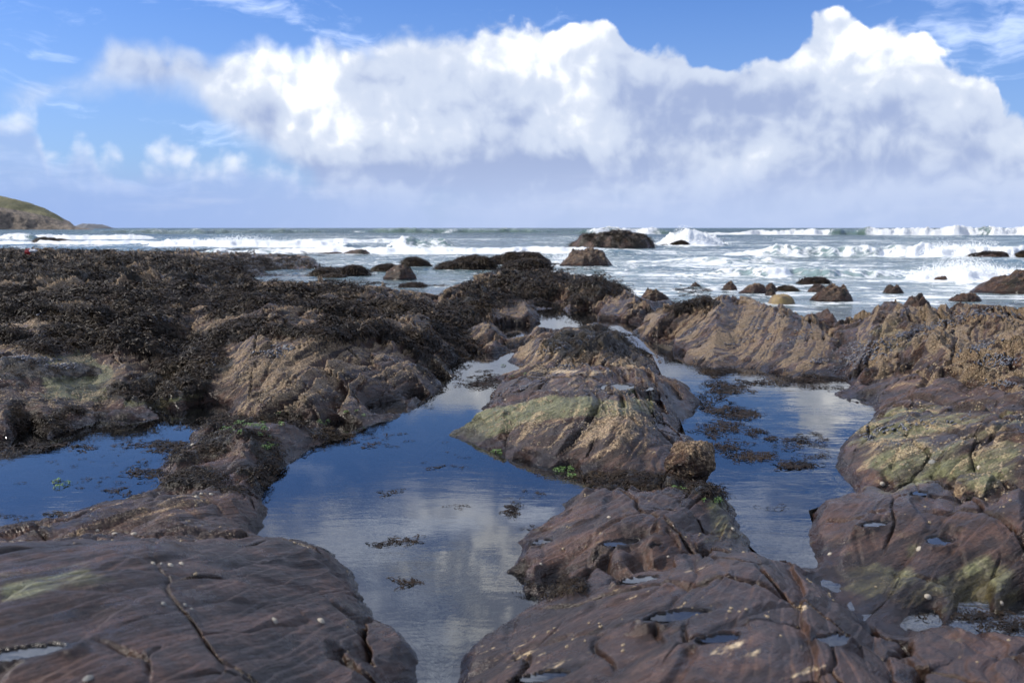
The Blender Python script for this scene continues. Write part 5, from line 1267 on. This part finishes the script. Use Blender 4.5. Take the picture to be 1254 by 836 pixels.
LIMP = [ # px, py, radius px, mesh, label
 (188,688,5,0,'pale limpet at the left end of the hollow on the big left slab'),(209,691,5.5,0,'roundest white limpet of the four in the hollow of the big left slab'),(197,689,3.5,1,'small grey limpet between two pale ones in the left slab hollow'),(222,688,5,0,'white limpet at the right end of the hollow on the big left slab'),
 (394,759,7,0,'large white limpet near the right edge of the big left slab'),(336,758,6,2,'buff limpet on the right part of the big left slab'),(201,738,5,1,'grey-green limpet at the crack crossing the big left slab'),(228,740,4,1,'right one of the two grey limpets at the slab crack'),(235,745,4,1,'grey limpet just below the slab crack'),(107,829,8,1,'large grey limpet at the bottom of the left slab'),
 (652,733,7,2,'yellowish limpet at the foot of the grooved rock'),(652,590+60,0,0,''),(259,604,4,0,'pale upright shell on top of the knobbly ridge, right one'),(240,608,4,0,'pale shell on top of the knobbly ridge, left one'),(246,604,3,0,'small pale shell between two others on the knobbly ridge'),(236,547,4,0,'white limpet on the weedy tongue'),
 (112,584,3,2,'small orange shell at the left pool'),(746,631,3.5,0,'white limpet high on the grooved rock'),(897,647,4,0,'pale limpet at the right edge of the grooved rock'),(818,680,2.5,0,'tiny white limpet on the grooved rock near the slab'),(662,691,3,0,'white limpet on the left part of the grooved rock'),
 (1125,672,6,0,'large pale limpet in the middle of the purple slab'),(1014,677,4,2,'limpet near the left rim of the purple slab'),(1136,730,5,0,'white limpet on the green lower edge of the purple slab'),(1227,737,4,0,'round limpet at the right of the green lower edge'),(1081,593,4,0,'limpet at the back rim of the purple slab'),
 (1197,572,4,2,'limpet on the olive rock at the right edge'),(1140,564,5,1,'dark round limpet on the olive rock'),(682,478,4,0,'pale limpet on the long rock behind the centre'),(697,469,3,1,'grey limpet on the long central rock'),(618,489,2.5,0,'pale limpet at the left tip of the long central rock'),
 (250,452,2.5,0,'white shell at the hollow rim on the left'),(348,424,4,1,'grey limpet on top of the humped left rock'),(356,427,4,1,'second grey limpet on top of the humped left rock, right of the other'),(330,492,3,0,'white shell on the front of the humped left rock'),(185,500,3,0,'pale shell on the rim of the left pool'),
 (140,652,3.5,2,'brown limpet at the crevice behind the big left slab'),(118,650,3,0,'small pale limpet at the crevice behind the slab, left one'),(165,652,4,2,'buff limpet in the crevice behind the slab, right one'),(187,612,3,0,'pale shell at the near edge of the left pool')]
for i, (a_, b_, r_, mi_, lab) in enumerate(LIMP):
    if r_ == 0: continue
    v_ = vert_at(a_, b_)
    if v_ is None: continue
    c_, nn = Vf[v_], Nf[v_]
    R_ = .78 * r_ / F0 * np.linalg.norm(c_ - np.array([0, 0, CAMZ]))
    o = link('limpet', LM[mi_], loc=tuple(c_ - nn * R_ * .05)); o.scale = (R_, R_, R_ * .8)
    o.rotation_euler = (Vector(nn).to_track_quat('Z', 'Y')).to_euler()
    tag(o, lab, 'limpet', 'limpets and shells on the rocks')
# litter and a white shell far out on the left reef
def litter():
    M_R = simple('red_plastic', (0.30, 0.015, 0.02, 1), .5, 10, .1, .002); M_W = simple('white_plastic', (0.75, 0.75, 0.74, 1), .5, 10, .05, .002)
    v_ = vert_at(38, 318); c_ = Vf[v_] + np.array([0, 0, .16])
    e = bpy.data.objects.new('beach_litter', None); S.collection.objects.link(e); e.location = tuple(c_)
    tag(e, 'small piece of red and white litter lying on the far weedy reef', 'litter')
    def crumple(name, mat, off, s_):
        import bmesh
        bm = bmesh.new(); bmesh.ops.create_icosphere(bm, subdivisions=3, radius=1)
        for v in bm.verts:
            k_ = float(perlin(np.array([v.co.x * 2 + 5 * off[0]]), np.array([v.co.y * 2 + v.co.z * 1.7]), 3)[0]); v.co = Vector((v.co.x * s_[0], v.co.y * s_[1], v.co.z * s_[2])) * (1 + .5 * k_) + Vector(off)
        me = bpy.data.meshes.new(name); bm.to_mesh(me); bm.free(); me.materials.append(mat); link(name, me, e)
    crumple('red_body', M_R, (-.06, 0, 0), (.05, .05, .07)); crumple('white_sheet', M_W, (.03, 0, .02), (.09, .05, .035))
litter()
print('done', round(time.time() - T0, 1))
